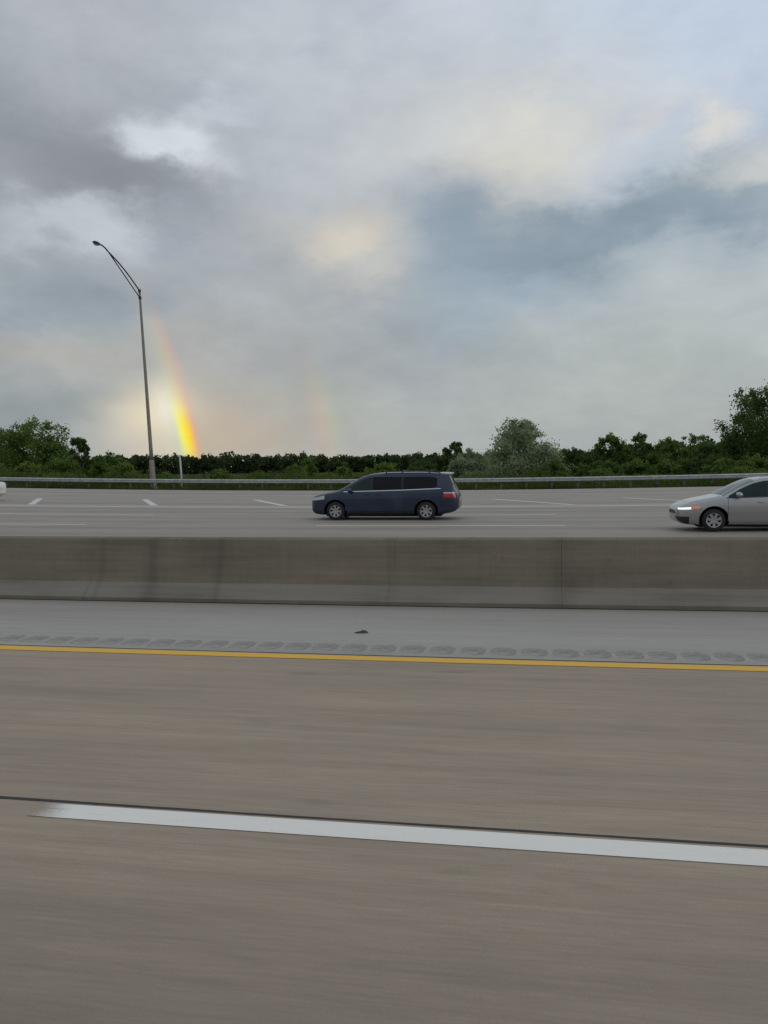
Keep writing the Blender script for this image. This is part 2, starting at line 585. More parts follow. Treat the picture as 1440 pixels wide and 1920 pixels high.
nb_ = g_.noise(tc_.outputs['Object'], 55.0, 4, .7)
en_ = g_.m('MINIMUM', sp_.outputs[0], g_.m('SUBTRACT', 1.0, sp_.outputs[0]))
k_ = g_.m('ADD', g_.m('MULTIPLY', en_, 26.0), g_.m('MULTIPLY', g_.m('ADD', na_.outputs[0], g_.m('MULTIPLY', nb_.outputs[0], .6)), .8))
k_ = g_.step(k_, .62, 1.35)
wear_ = g_.m('MULTIPLY', g_.step(g_.m('ADD', g_.m('MULTIPLY', na_.outputs[0], .6), g_.m('MULTIPLY', nb_.outputs[0], .4)), .5, .72), .30)
cc_ = g_.mix(wear_, (0.90, 0.865, 0.785), (0.55, 0.50, 0.42))
g_.put(p_.inputs['Base Color'], g_.mix(k_, (0.36, 0.30, 0.235), cc_))
p_.inputs['Roughness'].default_value = .6
M['dash_paint'] = m_
M['barrier'] = barrier_mat()
M['barrier_toe'] = barrier_mat('skylight_toned_barrier_foot', True)
M['ground'] = ground_mat()
M['galv'] = simple('weathered_galvanised_steel', (0.42, 0.44, 0.44), 0.5, 0.6, var=.18, scale=2.5)
M['post'] = simple('dull_post_steel', (0.12, 0.125, 0.12), 0.7, 0.2, var=.2, scale=4)
M['pole'] = simple('grey_lamp_pole_metal', (0.24, 0.225, 0.20), 0.6, 0.3, var=.12, scale=2)
M['dark_metal'] = simple('dark_arm_metal', (0.035, 0.037, 0.04), 0.55, 0.3)
M['pale_metal'] = simple('pale_post_metal', (0.50, 0.50, 0.48), 0.5, 0.2)
M['lens'] = simple('lamp_lens', (0.30, 0.33, 0.34), 0.15)
M['weed'] = leaf_mat('tall_weed_leaves', (0.038, 0.066, 0.018), (0.165, 0.205, 0.062), scale=0.28)
M['bark'] = simple('tree_bark', (0.055, 0.046, 0.036), 0.9, var=.35, scale=5)
M['leaf_dark'] = leaf_mat('dark_leaves', (0.042, 0.078, 0.029), (0.137, 0.208, 0.068))
M['leaf_mid'] = leaf_mat('mid_green_leaves', (0.067, 0.118, 0.031), (0.180, 0.270, 0.074))
M['leaf_light'] = leaf_mat('light_green_leaves', (0.088, 0.138, 0.029), (0.220, 0.292, 0.079))
M['leaf_silver'] = leaf_mat('silvery_leaves', (0.176, 0.226, 0.160), (0.440, 0.501, 0.380))
M['leaf_far'] = leaf_mat('far_wood_leaves', (0.027, 0.045, 0.021), (0.093, 0.132, 0.057), scale=0.16)
M['grass'] = leaf_mat('verge_grass_blades', (0.030, 0.048, 0.012), (0.095, 0.115, 0.035), scale=0.5)
M['scrap'] = simple('dusty_torn_rubber', (0.07, 0.068, 0.064), 0.9, var=.4, scale=25)
M['rubber'] = simple('black_tyre_rubber', (0.018, 0.018, 0.019), 0.8)


def glass_mat(name, rgb, rough=0.04):
    m, g, p = new_mat(name)
    g.put(p.inputs['Base Color'], rgb)
    p.inputs['Roughness'].default_value = rough
    p.inputs['Specular IOR Level'].default_value = 0.22
    tc = g.node('ShaderNodeTexCoord')
    n = g.noise(tc.outputs['Object'], 1.4, 2)
    g.put(p.inputs['Roughness'], g.m('MULTIPLY_ADD', n.outputs[0], 0.06, rough))
    return m


M['glass'] = glass_mat('dark_tinted_car_glass', (0.002, 0.003, 0.006))
M['glass_green'] = glass_mat('green_tinted_car_glass', (0.012, 0.030, 0.027))
M['windscreen'] = glass_mat('sky_reflecting_windscreen', (0.020, 0.030, 0.032))
M['windscreen'].node_tree.nodes['Principled BSDF'].inputs['Specular IOR Level'].default_value = 0.9
M['trim'] = simple('black_plastic_trim', (0.014, 0.014, 0.015), 0.55)
M['chrome'] = simple('bright_metal_trim', (0.62, 0.63, 0.65), 0.2, 0.9, var=.03)
M['alloy'] = simple('alloy_wheel_metal', (0.42, 0.43, 0.45), 0.32, 0.8, var=.06)
M['liner'] = simple('wheel_arch_liner', (0.006, 0.006, 0.006), 0.9)
M['red_lens'] = simple('red_tail_lens', (0.46, 0.006, 0.014), 0.15, coat=.5)
M['clear_lens'] = simple('clear_lamp_lens', (0.50, 0.51, 0.52), 0.12, coat=.5)
M['amber_lens'] = simple('amber_lamp_lens', (0.62, 0.17, 0.05), 0.2, coat=.5, emit=((1.0, 0.30, 0.10), 0.25))
M['lit_lamp'] = simple('lit_headlamp', (0.9, 0.86, 0.75), 0.2, emit=((1.0, 0.93, 0.76), 1.3))
M['plate'] = simple('plate_white', (0.6, 0.6, 0.58), 0.4)


def car_paint(name, rgb, metal=0.35, coat=0.9):
    m, g, p = new_mat(name)
    tc = g.node('ShaderNodeTexCoord')
    fl = g.noise(tc.outputs['Object'], 400, 1)
    du = g.noise(tc.outputs['Object'], 2.0, 4)
    c = g.mix(1.0, rgb, g.ramp(fl.outputs[0], [(0.3, (.9,) * 3), (0.7, (1.1,) * 3)]).outputs[0], 'MULTIPLY')
    c = g.mix(g.m('MULTIPLY', g.step(du.outputs[0], .4, .75), .07), c, (0.2, 0.19, 0.17))
    g.put(p.inputs['Base Color'], c)
    p.inputs['Metallic'].default_value = metal
    p.inputs['Roughness'].default_value = 0.36
    p.inputs['Coat Weight'].default_value = coat
    g.put(p.inputs['Coat Roughness'], g.step(du.outputs[0], .3, .8, .04, .16))
    return m


M['van_paint'] = car_paint('slate_blue_car_paint', (0.008, 0.022, 0.056), 0.2, 0.45)
M['silver_paint'] = car_paint('silver_car_paint', (0.38, 0.378, 0.385), 0.8)
M['white_car'] = car_paint('white_car_paint', (0.74, 0.74, 0.72), 0.0)


# ------------------------------------------------------------------ the ground, roads and markings
def strip(name, y0, y1, mat, parent=None, dz=0.0, x0=-420.0, x1=420.0, ny=1, fine=1.5, kind=None):
    xs = [x for x in np.concatenate([np.arange(-420, -60, 12), np.arange(-60, 60, fine), np.arange(60, 421, 12)]) if x0 < x < x1]
    xs = np.array([x0] + xs + [x1])
    ys = np.linspace(y0, y1, ny + 1)
    vs = [(x, y, zr(x) + dz) for x in xs for y in ys]
    k = ny + 1
    fs = [(i * k + j, (i + 1) * k + j, (i + 1) * k + j + 1, i * k + j + 1) for i in range(len(xs) - 1) for j in range(ny)]
    o = mesh_obj(name, vs, fs, mat, parent, smooth=True)
    if kind:
        o['kind'] = kind
    return o


def terrain():
    xs = np.concatenate([np.linspace(-3200, -420, 24, endpoint=False), np.arange(-420, -80, 20), np.arange(-80, 80, 2.5), np.arange(80, 420, 20), np.linspace(420, 3200, 24)])
    ys = np.concatenate([np.linspace(-600, -14, 8), np.array([-9.5, -8.4, 4, 20, 40, 58.0, 59.0, 60, 61, 62.5, 64, 66, 69, 72, 76, 80, 86, 92, 100, 112, 130, 160, 200, 260, 340, 450, 600, 800, 1100, 1600, 2300, 3200.0])])
    vs = []
    for y in ys:
        for x in xs:
            zc = zr(x)
            if y < 58.95 and y > -8.45:
                z = zc - 0.25
            elif y < 60:
                z = zc - 0.02
            else:
                k = float(smooth01((y - 74) / 22)) if y > 0 else float(smooth01((-8.4 - y) / 26))
                z = zc * (1 - k) + k * (-1.1) + 0.10 * math.sin(x * .23 + y * .31) * k
            vs.append((x, y, z))
    nx = len(xs)
    fs = [(j * nx + i, j * nx + i + 1, (j + 1) * nx + i + 1, (j + 1) * nx + i) for j in range(len(ys) - 1) for i in range(nx - 1)]
    return mesh_obj('ground', vs, fs, M['ground'], smooth=True)


ground = tag(terrain(), kind='structure')


def terrain_z(x, y):
    k = float(smooth01((y - 74) / 22))
    return zr(x) * (1 - k) + k * (-1.1) + 0.10 * math.sin(x * .23 + y * .31) * k


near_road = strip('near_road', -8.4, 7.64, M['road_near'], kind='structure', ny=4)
shoulder = strip('shoulder', 8.14, 10.70, M['shoulder'], kind='structure', ny=2)
far_road = strip('far_road', 10.70, 58.95, M['road_far'], kind='structure', ny=8)
strip('shoulder_margin', 7.664, 7.77, M['shoulder'], shoulder)
strip('longitudinal_joint', 7.64, 7.664, M['joint'], near_road, dz=-0.003)
# sealed joint beside the white lane dash, with an uneven bead of tar
jv, jf = [], []
jx = np.arange(-40, 40, 0.05)
wv = np.convolve(rng.normal(0, 1, len(jx) + 40), np.ones(41) / 41, 'valid')
wv2 = np.convolve(rng.normal(0, 1, len(jx) + 40), np.ones(41) / 41, 'valid')
for i, x in enumerate(jx):
    yc = 4.018 + 0.012 * wv[i]
    hw = 0.012 + 0.008 * max(-1, min(1.4, wv2[i] * 3))
    jv += [(x, yc - hw, zr(x) + .003), (x, yc + hw, zr(x) + .003)]
    if i:
        jf.append((2 * i - 2, 2 * i, 2 * i + 1, 2 * i - 1))
mesh_obj('lane_joint', jv, jf, M['joint'], near_road)

DASH, PER = 8.0, 16.25
for k in range(-3, 4):
    x = -2.72 + k * PER
    strip('lane_dash', 3.815, 3.981, M['dash_paint'], near_road, dz=.004, x0=x, x1=x + DASH, fine=.5)
strip('edge_line', 7.435, 7.60, M['yellow_paint'], near_road, dz=.004, x0=-150, x1=150)
for k in range(-4, 5):
    x = -6.52 + k * PER
    strip('lane_dash', 24.38, 24.58, M['old_paint'], far_road, dz=.004, x0=x, x1=x + DASH, fine=.5)
    strip('lane_dash', 29.58, 29.78, M['old_paint'], far_road, dz=.004, x0=x - .05, x1=x - .05 + DASH, fine=.5)
strip('edge_line', 35.35, 35.60, M['white_paint'], far_road, dz=.004, x0=-150, x1=150)
strip('edge_line', 49.4, 49.62, M['old_paint'], far_road, dz=.004, x0=-150, x1=150)
strip('edge_line', 57.9, 58.35, M['old_paint'], far_road, dz=.004, x0=-150, x1=150)
for k in range(-8, 9):           # diagonal bars of the painted gore
    x = -1.29 + 6.95 * k
    y0, y1 = 43.2, 36.6
    dx = 3.9
    w = 0.42
    n = 6
    vs, fs = [], []
    for i in range(n + 1):
        t = i / n
        cx, cy = x + dx * t, y0 + (y1 - y0) * t
        vs += [(cx - w / 2, cy, zr(cx - w / 2) + .005), (cx + w / 2, cy, zr(cx + w / 2) + .005)]
        if i:
            fs.append((2 * i - 2, 2 * i, 2 * i + 1, 2 * i - 1))
    mesh_obj('gore_bar', vs, fs, M['old_paint'], far_road)

# rumble strip: lands between milled dishes, each dish a piece of its own
GP, GY0, GY1 = 0.315, 7.77, 8.14
GCY, GA, GB, GN = (GY0 + GY1) / 2, .136, .172, 24
lv, lf = [], []
gx0, gn = -14.0, 82


def quad(x0, x1, y0, y1):
    b = len(lv)
    lv.extend([(x0, y0, zr(x0)), (x1, y0, zr(x1)), (x1, y1, zr(x1)), (x0, y1, zr(x0))])
    lf.append((b, b + 1, b + 2, b + 3))


def dish(k):
    rr = np.random.default_rng(k)
    wob = 1 + .05 * np.convolve(rr.normal(0, 1, GN + 4), np.ones(5) / 5, 'valid')
    gv, gf = [], []
    for q, dep in ((1.0, 0.0), (.86, -.008), (.62, -.015), (.32, -.019)):
        for i in range(GN):
            a = 2 * math.pi * i / GN
            ca, sa = math.cos(a), math.sin(a)
            sh = (abs(ca) ** 3.2 + abs(sa) ** 3.2) ** (-1 / 3.2)      # between ellipse and box
            gv.append((GA * ca * sh * q * wob[i], GCY + GB * sa * sh * q * min(1.04, wob[i]), dep))
    for r_ in range(3):
        for i in range(GN):
            gf.append((r_ * GN + i, r_ * GN + (i + 1) % GN, (r_ + 1) * GN + (i + 1) % GN, (r_ + 1) * GN + i))
    gf.append(tuple(3 * GN + i for i in range(GN)))
    me = bpy.data.meshes.new('rumble_groove')
    me.from_pydata(gv, [], gf)
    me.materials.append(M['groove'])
    me.shade_smooth()
    return me, gv[:GN]


dishes = [dish(k) for k in range(6)]
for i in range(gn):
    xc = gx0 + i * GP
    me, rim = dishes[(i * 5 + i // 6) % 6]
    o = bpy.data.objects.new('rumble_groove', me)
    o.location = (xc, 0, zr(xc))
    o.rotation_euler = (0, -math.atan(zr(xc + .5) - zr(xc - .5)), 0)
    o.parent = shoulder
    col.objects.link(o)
    b = len(lv)
    for (x, y, _) in rim:
        lv.append((xc + x, y, zr(xc + x)))
    for (x, y, _) in rim:
        dx, dy = x, y - GCY
        t = min((GP / 2) / (abs(dx) + 1e-9), ((GY1 - GY0) / 2) / (abs(dy) + 1e-9))
        lv.append((xc + dx * t, GCY + dy * t, zr(xc + dx * t)))
    for q in range(GN):
        lf.append((b + q, b + GN + q, b + GN + (q + 1) % GN, b + (q + 1) % GN))
    # the four corners of the tile
    for cx_, cy_ in ((1, 1), (-1, 1), (-1, -1), (1, -1)):
        k = min(range(GN), key=lambda q: 0 if False else (math.atan2(cy_ * (GY1 - GY0), cx_ * GP) - math.atan2(lv[b + GN + q][1] - GCY, lv[b + GN + q][0] - xc)) % (2 * math.pi))
        lv.append((xc + cx_ * GP / 2, GCY + cy_ * (GY1 - GY0) / 2, zr(xc + cx_ * GP / 2)))
        lf.append((b + GN + k, len(lv) - 1, b + GN + (k + 1) % GN))
xa, xb = gx0 - GP / 2, gx0 + (gn - .5) * GP
for a in np.arange(-200, xa, 2):
    quad(a, min(a + 2, xa), GY0, GY1)
for a in np.arange(xb, 200, 2):
    quad(a, a + 2, GY0, GY1)
mesh_obj('rumble_strip', lv, lf, M['shoulder'], shoulder)

# ------------------------------------------------------------------ median barrier
HB = 0.905
prof = [(10.44, -0.12), (10.44, 0.055), (10.455, 0.065), (10.635, 0.225), (10.655, 0.25), (10.715, HB - .02), (10.735, HB),
        (10.985, HB), (11.005, HB - .02), (11.065, 0.25), (11.085, .225), (11.265, .065), (11.28, .055), (11.28, -.12)]
barrier = empty('median_barrier', (-2.4, 10.86, zr(-2.4)))
tag(barrier, 'long weathered concrete median barrier between the two carriageways', 'barrier')
SEG = 5.94
for k in range(-9, 10):
    xs0, xs1 = 0.60 + k * SEG + .0015, 0.60 + (k + 1) * SEG - .0015
    n = 6
    vs, fs = [], []
    P = len(prof)
    tilt = rng.normal(0, .001)
    oy = rng.normal(0, .001)
    for i in range(n + 1):
        x = xs0 + (xs1 - xs0) * i / n
        # chamfered ends
        vs += [(x + 2.4, y - 10.86 + oy + tilt * z, z + zr(x) - zr(-2.4)) for (y, z) in prof]
        if i:
            for j in range(P - 1):
                fs.append(((i - 1) * P + j, i * P + j, i * P + j + 1, (i - 1) * P + j + 1))
    fs.append(tuple(range(P)))
    fs.append(tuple(n * P + j for j in range(P))[::-1])
    o = mesh_obj('barrier_segment', vs, fs, M['barrier'], barrier)
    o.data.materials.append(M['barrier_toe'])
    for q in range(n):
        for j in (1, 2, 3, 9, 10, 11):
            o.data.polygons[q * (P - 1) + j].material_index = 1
strip('barrier_foot_strip', 10.395, 10.447, M['joint'], shoulder, dz=.004, x0=-120, x1=120)  # thin dark strip along the barrier base

# ------------------------------------------------------------------ guardrail
RY = 59.25
grail = empty('guardrail', (-5, RY, zr(-5)))
tag(grail, 'grey steel beam guardrail on posts along the far grass verge', 'guardrail')
wprof = [(0.0, .56), (-.03, .575), (-.085, .62), (-.085, .655), (-.01, .705), (-.01, .745), (-.085, .795), (-.085, .83), (-.03, .875), (0.0, .89)]
wprof = wprof + [(y + .012, z) for y, z in reversed(wprof)]
PL = 3.81
for k in range(-26, 26):
    x0 = -5 + k * PL
    xs = np.linspace(x0 - .02, x0 + PL + .0, 4)
    P = len(wprof)
    vs, fs = [], []
    off = 0.0 if k % 2 else -0.004
    for i, x in enumerate(xs):
        vs += [(x + 5, y + off, z + zr(x) - zr(-5)) for y, z in wprof]
        if i:
            for j in range(P):
                fs.append(((i - 1) * P + j, i * P + j, i * P + (j + 1) % P, (i - 1) * P + (j + 1) % P))
    mesh_obj('rail_panel', vs, fs, M['galv'], grail)
for k in range(-52, 53):
    x = -5 + k * PL / 2
    mb = MB()
    lean = rng.normal(0, .02)
    zb = zr(x) - zr(-5)
    # I-section post
    for (a, b, c, d) in ((-.075, .075, .16, .168), (-.075, .075, .30, .308), (-.006, .006, .168, .30)):
        vs = [(x + 5 + q + lean * zz, y, zb + zz) for zz in (-.6, .80) for (q, y) in ((a, c), (b, c), (b, d), (a, d))]
        mb.add(vs, [(0, 3, 2, 1), (4, 5, 6, 7), (0, 1, 5, 4), (1, 2, 6, 5), (2, 3, 7, 6), (3, 0, 4, 7)])
    po = mb.build('post', M['post'], grail)
    mb = MB()
    mb.box((x + 5 - .075 + lean * .7, .014, zb + .55), (x + 5 + .075 + lean * .7, .158, zb + .86))
    mb.build('block', M['post'], po)

# ------------------------------------------------------------------ street lamp and marker post
LX, LY = -30.43, 61.0
LZ = terrain_z(LX, LY)
lamp = empty('street_lamp', (LX, LY, LZ))
tag(lamp, 'tall tapered grey highway lamp post with a long raised double arm', 'street lamp')


def L(p):
    return (p[0] - LX, p[1] - LY, p[2] - LZ)


top = (-31.20, 61.0, 16.85)
bot = (LX, LY, LZ)


def on_pole(z):
    t = (z - bot[2]) / (top[2] - bot[2])
    return (bot[0] + (top[0] - bot[0]) * t, 61.0, z)


mb = MB()
mb.tube([L(on_pole(z)) for z in (LZ - .4, LZ + .12)], [.36, .36], 16)
mb.build('footing', M['pale_metal'], lamp, loc=None)
mb = MB()
mb.tube([L(on_pole(z)) for z in (LZ + .10, LZ + .25, LZ + 2.3, LZ + 2.45)], [.27, .25, .22, .18], 16)
mb.build('base', M['pole'], lamp, smooth=True)
mb = MB()
zs = np.linspace(LZ + 2.4, top[2], 12)
mb.tube([L(on_pole(z)) for z in zs], [.175 - .085 * (z - LZ) / 16.5 for z in zs], 14)
mb.build('pole', M['pole'], lamp, smooth=True)
mb = MB()
mb.tube([L(on_pole(16.08)), L(on_pole(16.3))], [.125, .125], 14)
mb.build('clamp', M['dark_metal'], lamp)
mb = MB()
mb.tube([L(on_pole(16.66)), L(on_pole(16.9))], [.12, .11], 14)
mb.build('clamp', M['dark_metal'], lamp)
head = at_y(190, 459, 55.2)
join = at_y(203, 472, 55.9)
a0, a1 = on_pole(16.78), on_pole(16.18)
mid = lambda a, b, t, up: tuple(a[i] + (b[i] - a[i]) * t + (up if i == 2 else 0) for i in range(3))
mb = MB()
mb.tube([L(mid(a0, join, t, .18 * math.sin(math.pi * t))) for t in np.linspace(0, 1, 10)] + [L(mid(join, head, .5, .05)), L(head)], .055, 10)
mb.build('arm', M['dark_metal'], lamp, smooth=True)
mb = MB()
mb.tube([L(mid(a1, join, t, .0)) for t in np.linspace(0, 1, 8)], .045, 10)
mb.build('brace', M['dark_metal'], lamp, smooth=True)
# cobra-head luminaire: flattened teardrop
hc = Vector(L(at_y(182, 456.5, 54.8)))
ax = (hc - Vector(L(join))).normalized()
ax.z *= .25
ax.normalize()
sx = ax.cross(Vector((0, 0, 1))).normalized()
vs, fs = [], []
ns, nr = 12, 14
for i in range(ns + 1):
    s = i / ns
    wd = .24 * math.sin(math.pi * min(1, s * .93 + .05)) ** .6 * (.45 + .55 * s)
    ht = .17 * math.sin(math.pi * min(1, s * .93 + .05)) ** .6 * (.55 + .45 * s)
    c0 = hc + ax * ((s - .5) * .85)
    for k in range(nr):
        a = 2 * math.pi * k / nr
        q = math.sin(a)
        vs.append(c0 + sx * (wd * math.cos(a)) + Vector((0, 0, 1)) * (ht * q * (1.0 if q > 0 else .7)))
for i in range(ns):
    for k in range(nr):
        fs.append((i * nr + k, i * nr + (k + 1) % nr, (i + 1) * nr + (k + 1) % nr, (i + 1) * nr + k))
fs += [tuple(range(nr))[::-1], tuple(ns * nr + k for k in range(nr))]
hd = mesh_obj('lamp_head', vs, fs, M['dark_metal'], lamp, smooth=True)
mb = MB()
vs = []
for s, r_ in ((0, .16), (.5, .13), (.9, .06), (1, 0.01)):
    for k in range(12):
        a = 2 * math.pi * k / 12
        vs.append(hc + ax * (.10 + .24 * math.cos(a) * r_ / .16) + sx * (r_ * math.sin(a)) - Vector((0, 0, .10 + .09 * s)))
fs = [(i * 12 + k, i * 12 + (k + 1) % 12, (i + 1) * 12 + (k + 1) % 12, (i + 1) * 12 + k) for i in range(3) for k in range(12)]
mb.add(vs, fs)
mb.build('lens', M['lens'], hd, smooth=True)

PX_, PY_ = -28.33, 62.0
PZ_ = terrain_z(PX_, PY_)
mp = empty('marker_post', (PX_, PY_, PZ_))
tag(mp, 'short slim pale post with a stub bracket behind the guardrail', 'post')
mb = MB()
mb.tube([(0, 0, -.3), (-.02, 0, 1.2), (-.11, 0, 2.75)], [.085, .08, .075], 10)
mb.build('shaft', M['pale_metal'], mp, smooth=True)
mb = MB()
mb.tube([(-.11, 0, 2.72), (-.16, -.02, 2.84), (-.34, -.05, 2.90)], [.05, .05, .04], 8)
mb.build('bracket', M['pale_metal'], mp)


# ------------------------------------------------------------------ vegetation
def leaf_quads(P, size, rs, flat=0.0, up=0.3):
    n = len(P)
    d = rs.normal(0, 1, (n, 3))
    d[:, 2] += up
    d /= np.linalg.norm(d, axis=1)[:, None]
    e = np.cross(d, rs.normal(0, 1, (n, 3)))
    e /= np.linalg.norm(e, axis=1)[:, None] + 1e-9
    nrm = np.cross(d, e)
    s = size * rs.uniform(.55, 1.3, n)[:, None]
    bend = nrm * s * .18
    a = P - d * s * .5
    c = P + d * s * .5
    b = P + e * s * .36 + bend
    f = P - e * s * .36 + bend
    return np.stack([a, b, c, f], 1)


def lobe_points(c, r, n, rs, shell=.45):
    d = rs.normal(0, 1, (n, 3))
    d /= np.linalg.norm(d, axis=1)[:, None]
    rad = shell + (1 - shell) * rs.uniform(0, 1, n) ** .6
    rad *= rs.uniform(.80, 1.12, n)
    return np.asarray(c) + d * rad[:, None] * np.asarray(r)


def plant(name, label, cat, u, vtop, half_px, Y, mat, seed, leaf=.28, n=1800, lobes=None, trunk=True, shape='round', group=None, nl=26, sparse=0.0, skew=0.0, vbase=None):
    """a tree or shrub standing on the ground at distance Y, with the top and half width that the photo gives"""
    rs = np.random.default_rng(seed)
    n = int(n * 4.2)
    leaf = leaf * .92
    nl = int(nl * 2.0)
    X, _, ztop = at_y(u, vtop, Y)
    z0 = terrain_z(X, Y)
    dist = math.hypot(X, Y)
    W = half_px * Y / FPX
    H = ztop - z0
    root = empty(name, (X, Y, z0))
    tag(root, label, cat, group)
    pts = []
    cl = []
    for i in range(nl):
        if shape == 'round':          # broad crown
            h = rs.uniform(.06, .90)
            wmax = W * (math.sin(math.pi * (h * .80 + .13)) ** .7)
        elif shape == 'cone':         # ragged pyramid
            h = rs.uniform(.04, .92)
            wmax = W * (1.05 - h) ** .72
        elif shape == 'open':         # limbs held apart, sky between
            h = rs.uniform(.22, .92)
            wmax = W * (math.sin(math.pi * (h * .75 + .2)) ** .6)
        else:                         # low shrub
            h = rs.uniform(.06, .80)
            wmax = W * (1 - h * h) ** .5
        a = rs.uniform(0, 2 * math.pi)
        q = math.sqrt(rs.uniform(0.02, 1)) * .86
        lr = W * rs.uniform(.13, .30) * (1.15 - .5 * h) * (.75 if shape == 'open' else (1.25 - .8 * h) if shape == 'cone' else 1)
        c = (wmax * q * math.cos(a) + skew * W * (h - .4), wmax * q * math.sin(a) * .8, H * h)
        lr = max(lr, .22)
        rz_ = min(lr * rs.uniform(.7, 1.0), H * .30)
        top_gap = H - (c[2] + rz_ * .95)
        if top_gap < 0:
            c = (c[0], c[1], c[2] + top_gap)
        cl.append((c, (lr, lr, rz_)))
    # a leader that reaches the top
    cl.append(((skew * W * .5, 0, H * .88), (W * .16, W * .16, H * .11)))
    vol = np.array([r[0] * r[1] * r[2] for c, r in cl]) ** .67
    cnt = np.maximum(12, (n * vol / vol.sum()).astype(int))
    for (c, r), k in zip(cl, cnt):
        # each lobe is itself a cluster of leafy sprays
        m = max(3, k // 22)
        sub = lobe_points(c, r, m, rs, .2)
        idx = rs.integers(0, m, k)
        sp = max(.18, r[0] * .42)
        pts.append(sub[idx] + rs.normal(0, 1, (k, 3)) * np.array([sp, sp, sp * .8]) * .75)
    # stray twigs past the outline
    c_all = np.array([c for c, r in cl])
    P = np.concatenate(pts)
    P = P[P[:, 2] > .03]
    P = P[P[:, 2] < H * 1.03]
    quads_obj('crown', leaf_quads(P, leaf, rs), mat, root)
    mb = MB()
    if trunk:
        tr = max(.05, H * .018)
        tk = [(rs.normal(0, .03 * W) * t + skew * W * .3 * t, rs.normal(0, .03 * W) * t, -.35 + (H * .72 + .35) * t) for t in np.linspace(0, 1, 6)]
        mb.tube(tk, [tr * (1.25 - .95 * t) for t in np.linspace(0, 1, 6)], 8)
        for (c, r) in cl[: 14]:
            hb = min(c[2] * .55, H * .5)
            t = (hb + .35) / (H * .72 + .35)
            i = min(4, int(t * 5))
            s0 = Vector(tk[i]).lerp(Vector(tk[i + 1]), t * 5 - i)
            mb.tube([s0, s0.lerp(Vector(c), .5) + Vector((0, 0, -.05 * W)), c], [tr * .5, tr * .32, tr * .12], 6, cap=False)
        mb.build('trunk', M['bark'], root, smooth=True)
    else:
        for j in range(5):
            a = rs.uniform(0, 6.28)
            c = cl[j][0]
            mb.tube([(.1 * math.cos(a), .1 * math.sin(a), -.15), (c[0] * .5, c[1] * .5, c[2] * .6), c], [.035, .025, .01], 5, cap=False)
        mb.build('stem', M['bark'], root)
    return root


D_, M_, L_, S_ = M['leaf_dark'], M['leaf_mid'], M['leaf_light'], M['leaf_silver']
# woods on the left
plant('broadleaf_tree', 'broad full-crowned dark green tree, tallest of the group near the lamp post', 'tree', 60, 781, 92, 96, M_, 1, .30, 7600, nl=44)
plant('broadleaf_tree', 'narrow dark tree with a drooping tip beside the broadest dark green tree', 'tree', 146, 816, 28, 93, D_, 2, .26, 2200, skew=.35, shape='open', nl=20)
plant('broadleaf_tree', 'dense dark tree half hidden behind the broadest dark green tree', 'tree', -22, 800, 70, 104, D_, 3, .30, 4000)
plant('leafy_shrub', 'dark rounded thicket between the drooping tree and the lamp post', 'shrub', 205, 846, 46, 86, M_, 4, .26, 2600, shape='low', trunk=False)
plant('leafy_shrub', 'small pale green bush just beside the lamp post foot', 'shrub', 228, 866, 36, 74, L_, 5, .20, 2000, shape='low', trunk=False)
plant('leafy_shrub', 'mid green undergrowth at the foot of the broadest tree', 'shrub', 110, 856, 52, 84, M_, 6, .24, 2400, shape='low', trunk=False)
plant('leafy_shrub', 'bright green bush in front of the broadest tree', 'shrub', 50, 866, 36, 75, L_, 7, .2, 1900, shape='low', trunk=False)
plant('leafy_shrub', 'dark low thicket standing behind the tail of the white car', 'shrub', -30, 852, 56, 80, D_, 8, .24, 2400, shape='low', trunk=False)
# low plants along the middle
plant('leafy_shrub', 'low tuft of light green growth right beside the slim pale post', 'shrub', 312, 884, 18, 72, L_, 9, .16, 700, shape='low', trunk=False)
plant('leafy_shrub', 'light green weedy bush one step along from the slim pale post', 'shrub', 412, 879, 32, 72, L_, 10, .17, 1500, shape='low', trunk=False)
plant('leafy_shrub', 'flat light green weeds between the weedy bush and the young tree', 'shrub', 482, 885, 34, 72, L_, 11, .17, 1300, shape='low', trunk=False)
plant('leafy_shrub', 'fresh green bush at the foot of the young bright tree', 'shrub', 553, 868, 22, 80, L_, 12, .2, 1300, shape='low', trunk=False)
plant('broadleaf_tree', 'young bright green tree alone above the roadside weeds', 'tree', 578, 857, 27, 88, M_, 13, .22, 2000, nl=16)
plant('leafy_shrub', 'dull green round bush between the young tree and the minivan roof', 'shrub', 645, 866, 22, 86, M_, 14, .22, 1300, shape='low', trunk=False)
plant('leafy_shrub', 'low weeds under the dull green round bush', 'shrub', 618, 886, 30, 73, L_, 15, .17, 1000, shape='low', trunk=False)
plant('leafy_shrub', 'wide light green bush rising behind the minivan roof', 'shrub', 716, 866, 40, 80, L_, 16, .22, 2400, shape='low', trunk=False)
plant('broadleaf_tree', 'dark pointed tree just before the silvery tree', 'tree', 851, 825, 28, 104, D_, 17, .26, 2600, nl=20)
plant('leafy_shrub', 'dark thicket behind the minivan rear', 'shrub', 795, 858, 38, 100, D_, 18, .26, 1900, shape='low', trunk=False)
plant('silverberry_shrub', 'pale silvery green bush leaning on the tall silvery tree', 'shrub', 880, 838, 44, 76, S_, 19, .20, 3400, shape='low', trunk=False, nl=22)
plant('silverberry_tree', 'tall silvery grey-green tree with a ragged pointed crown', 'tree', 976, 780, 98, 80, S_, 20, .22, 10500, shape='cone', nl=52)
plant('silverberry_shrub', 'dull olive bush at the far foot of the silvery tree', 'shrub', 1045, 862, 30, 78, M_, 21, .2, 1700, shape='low', trunk=False)
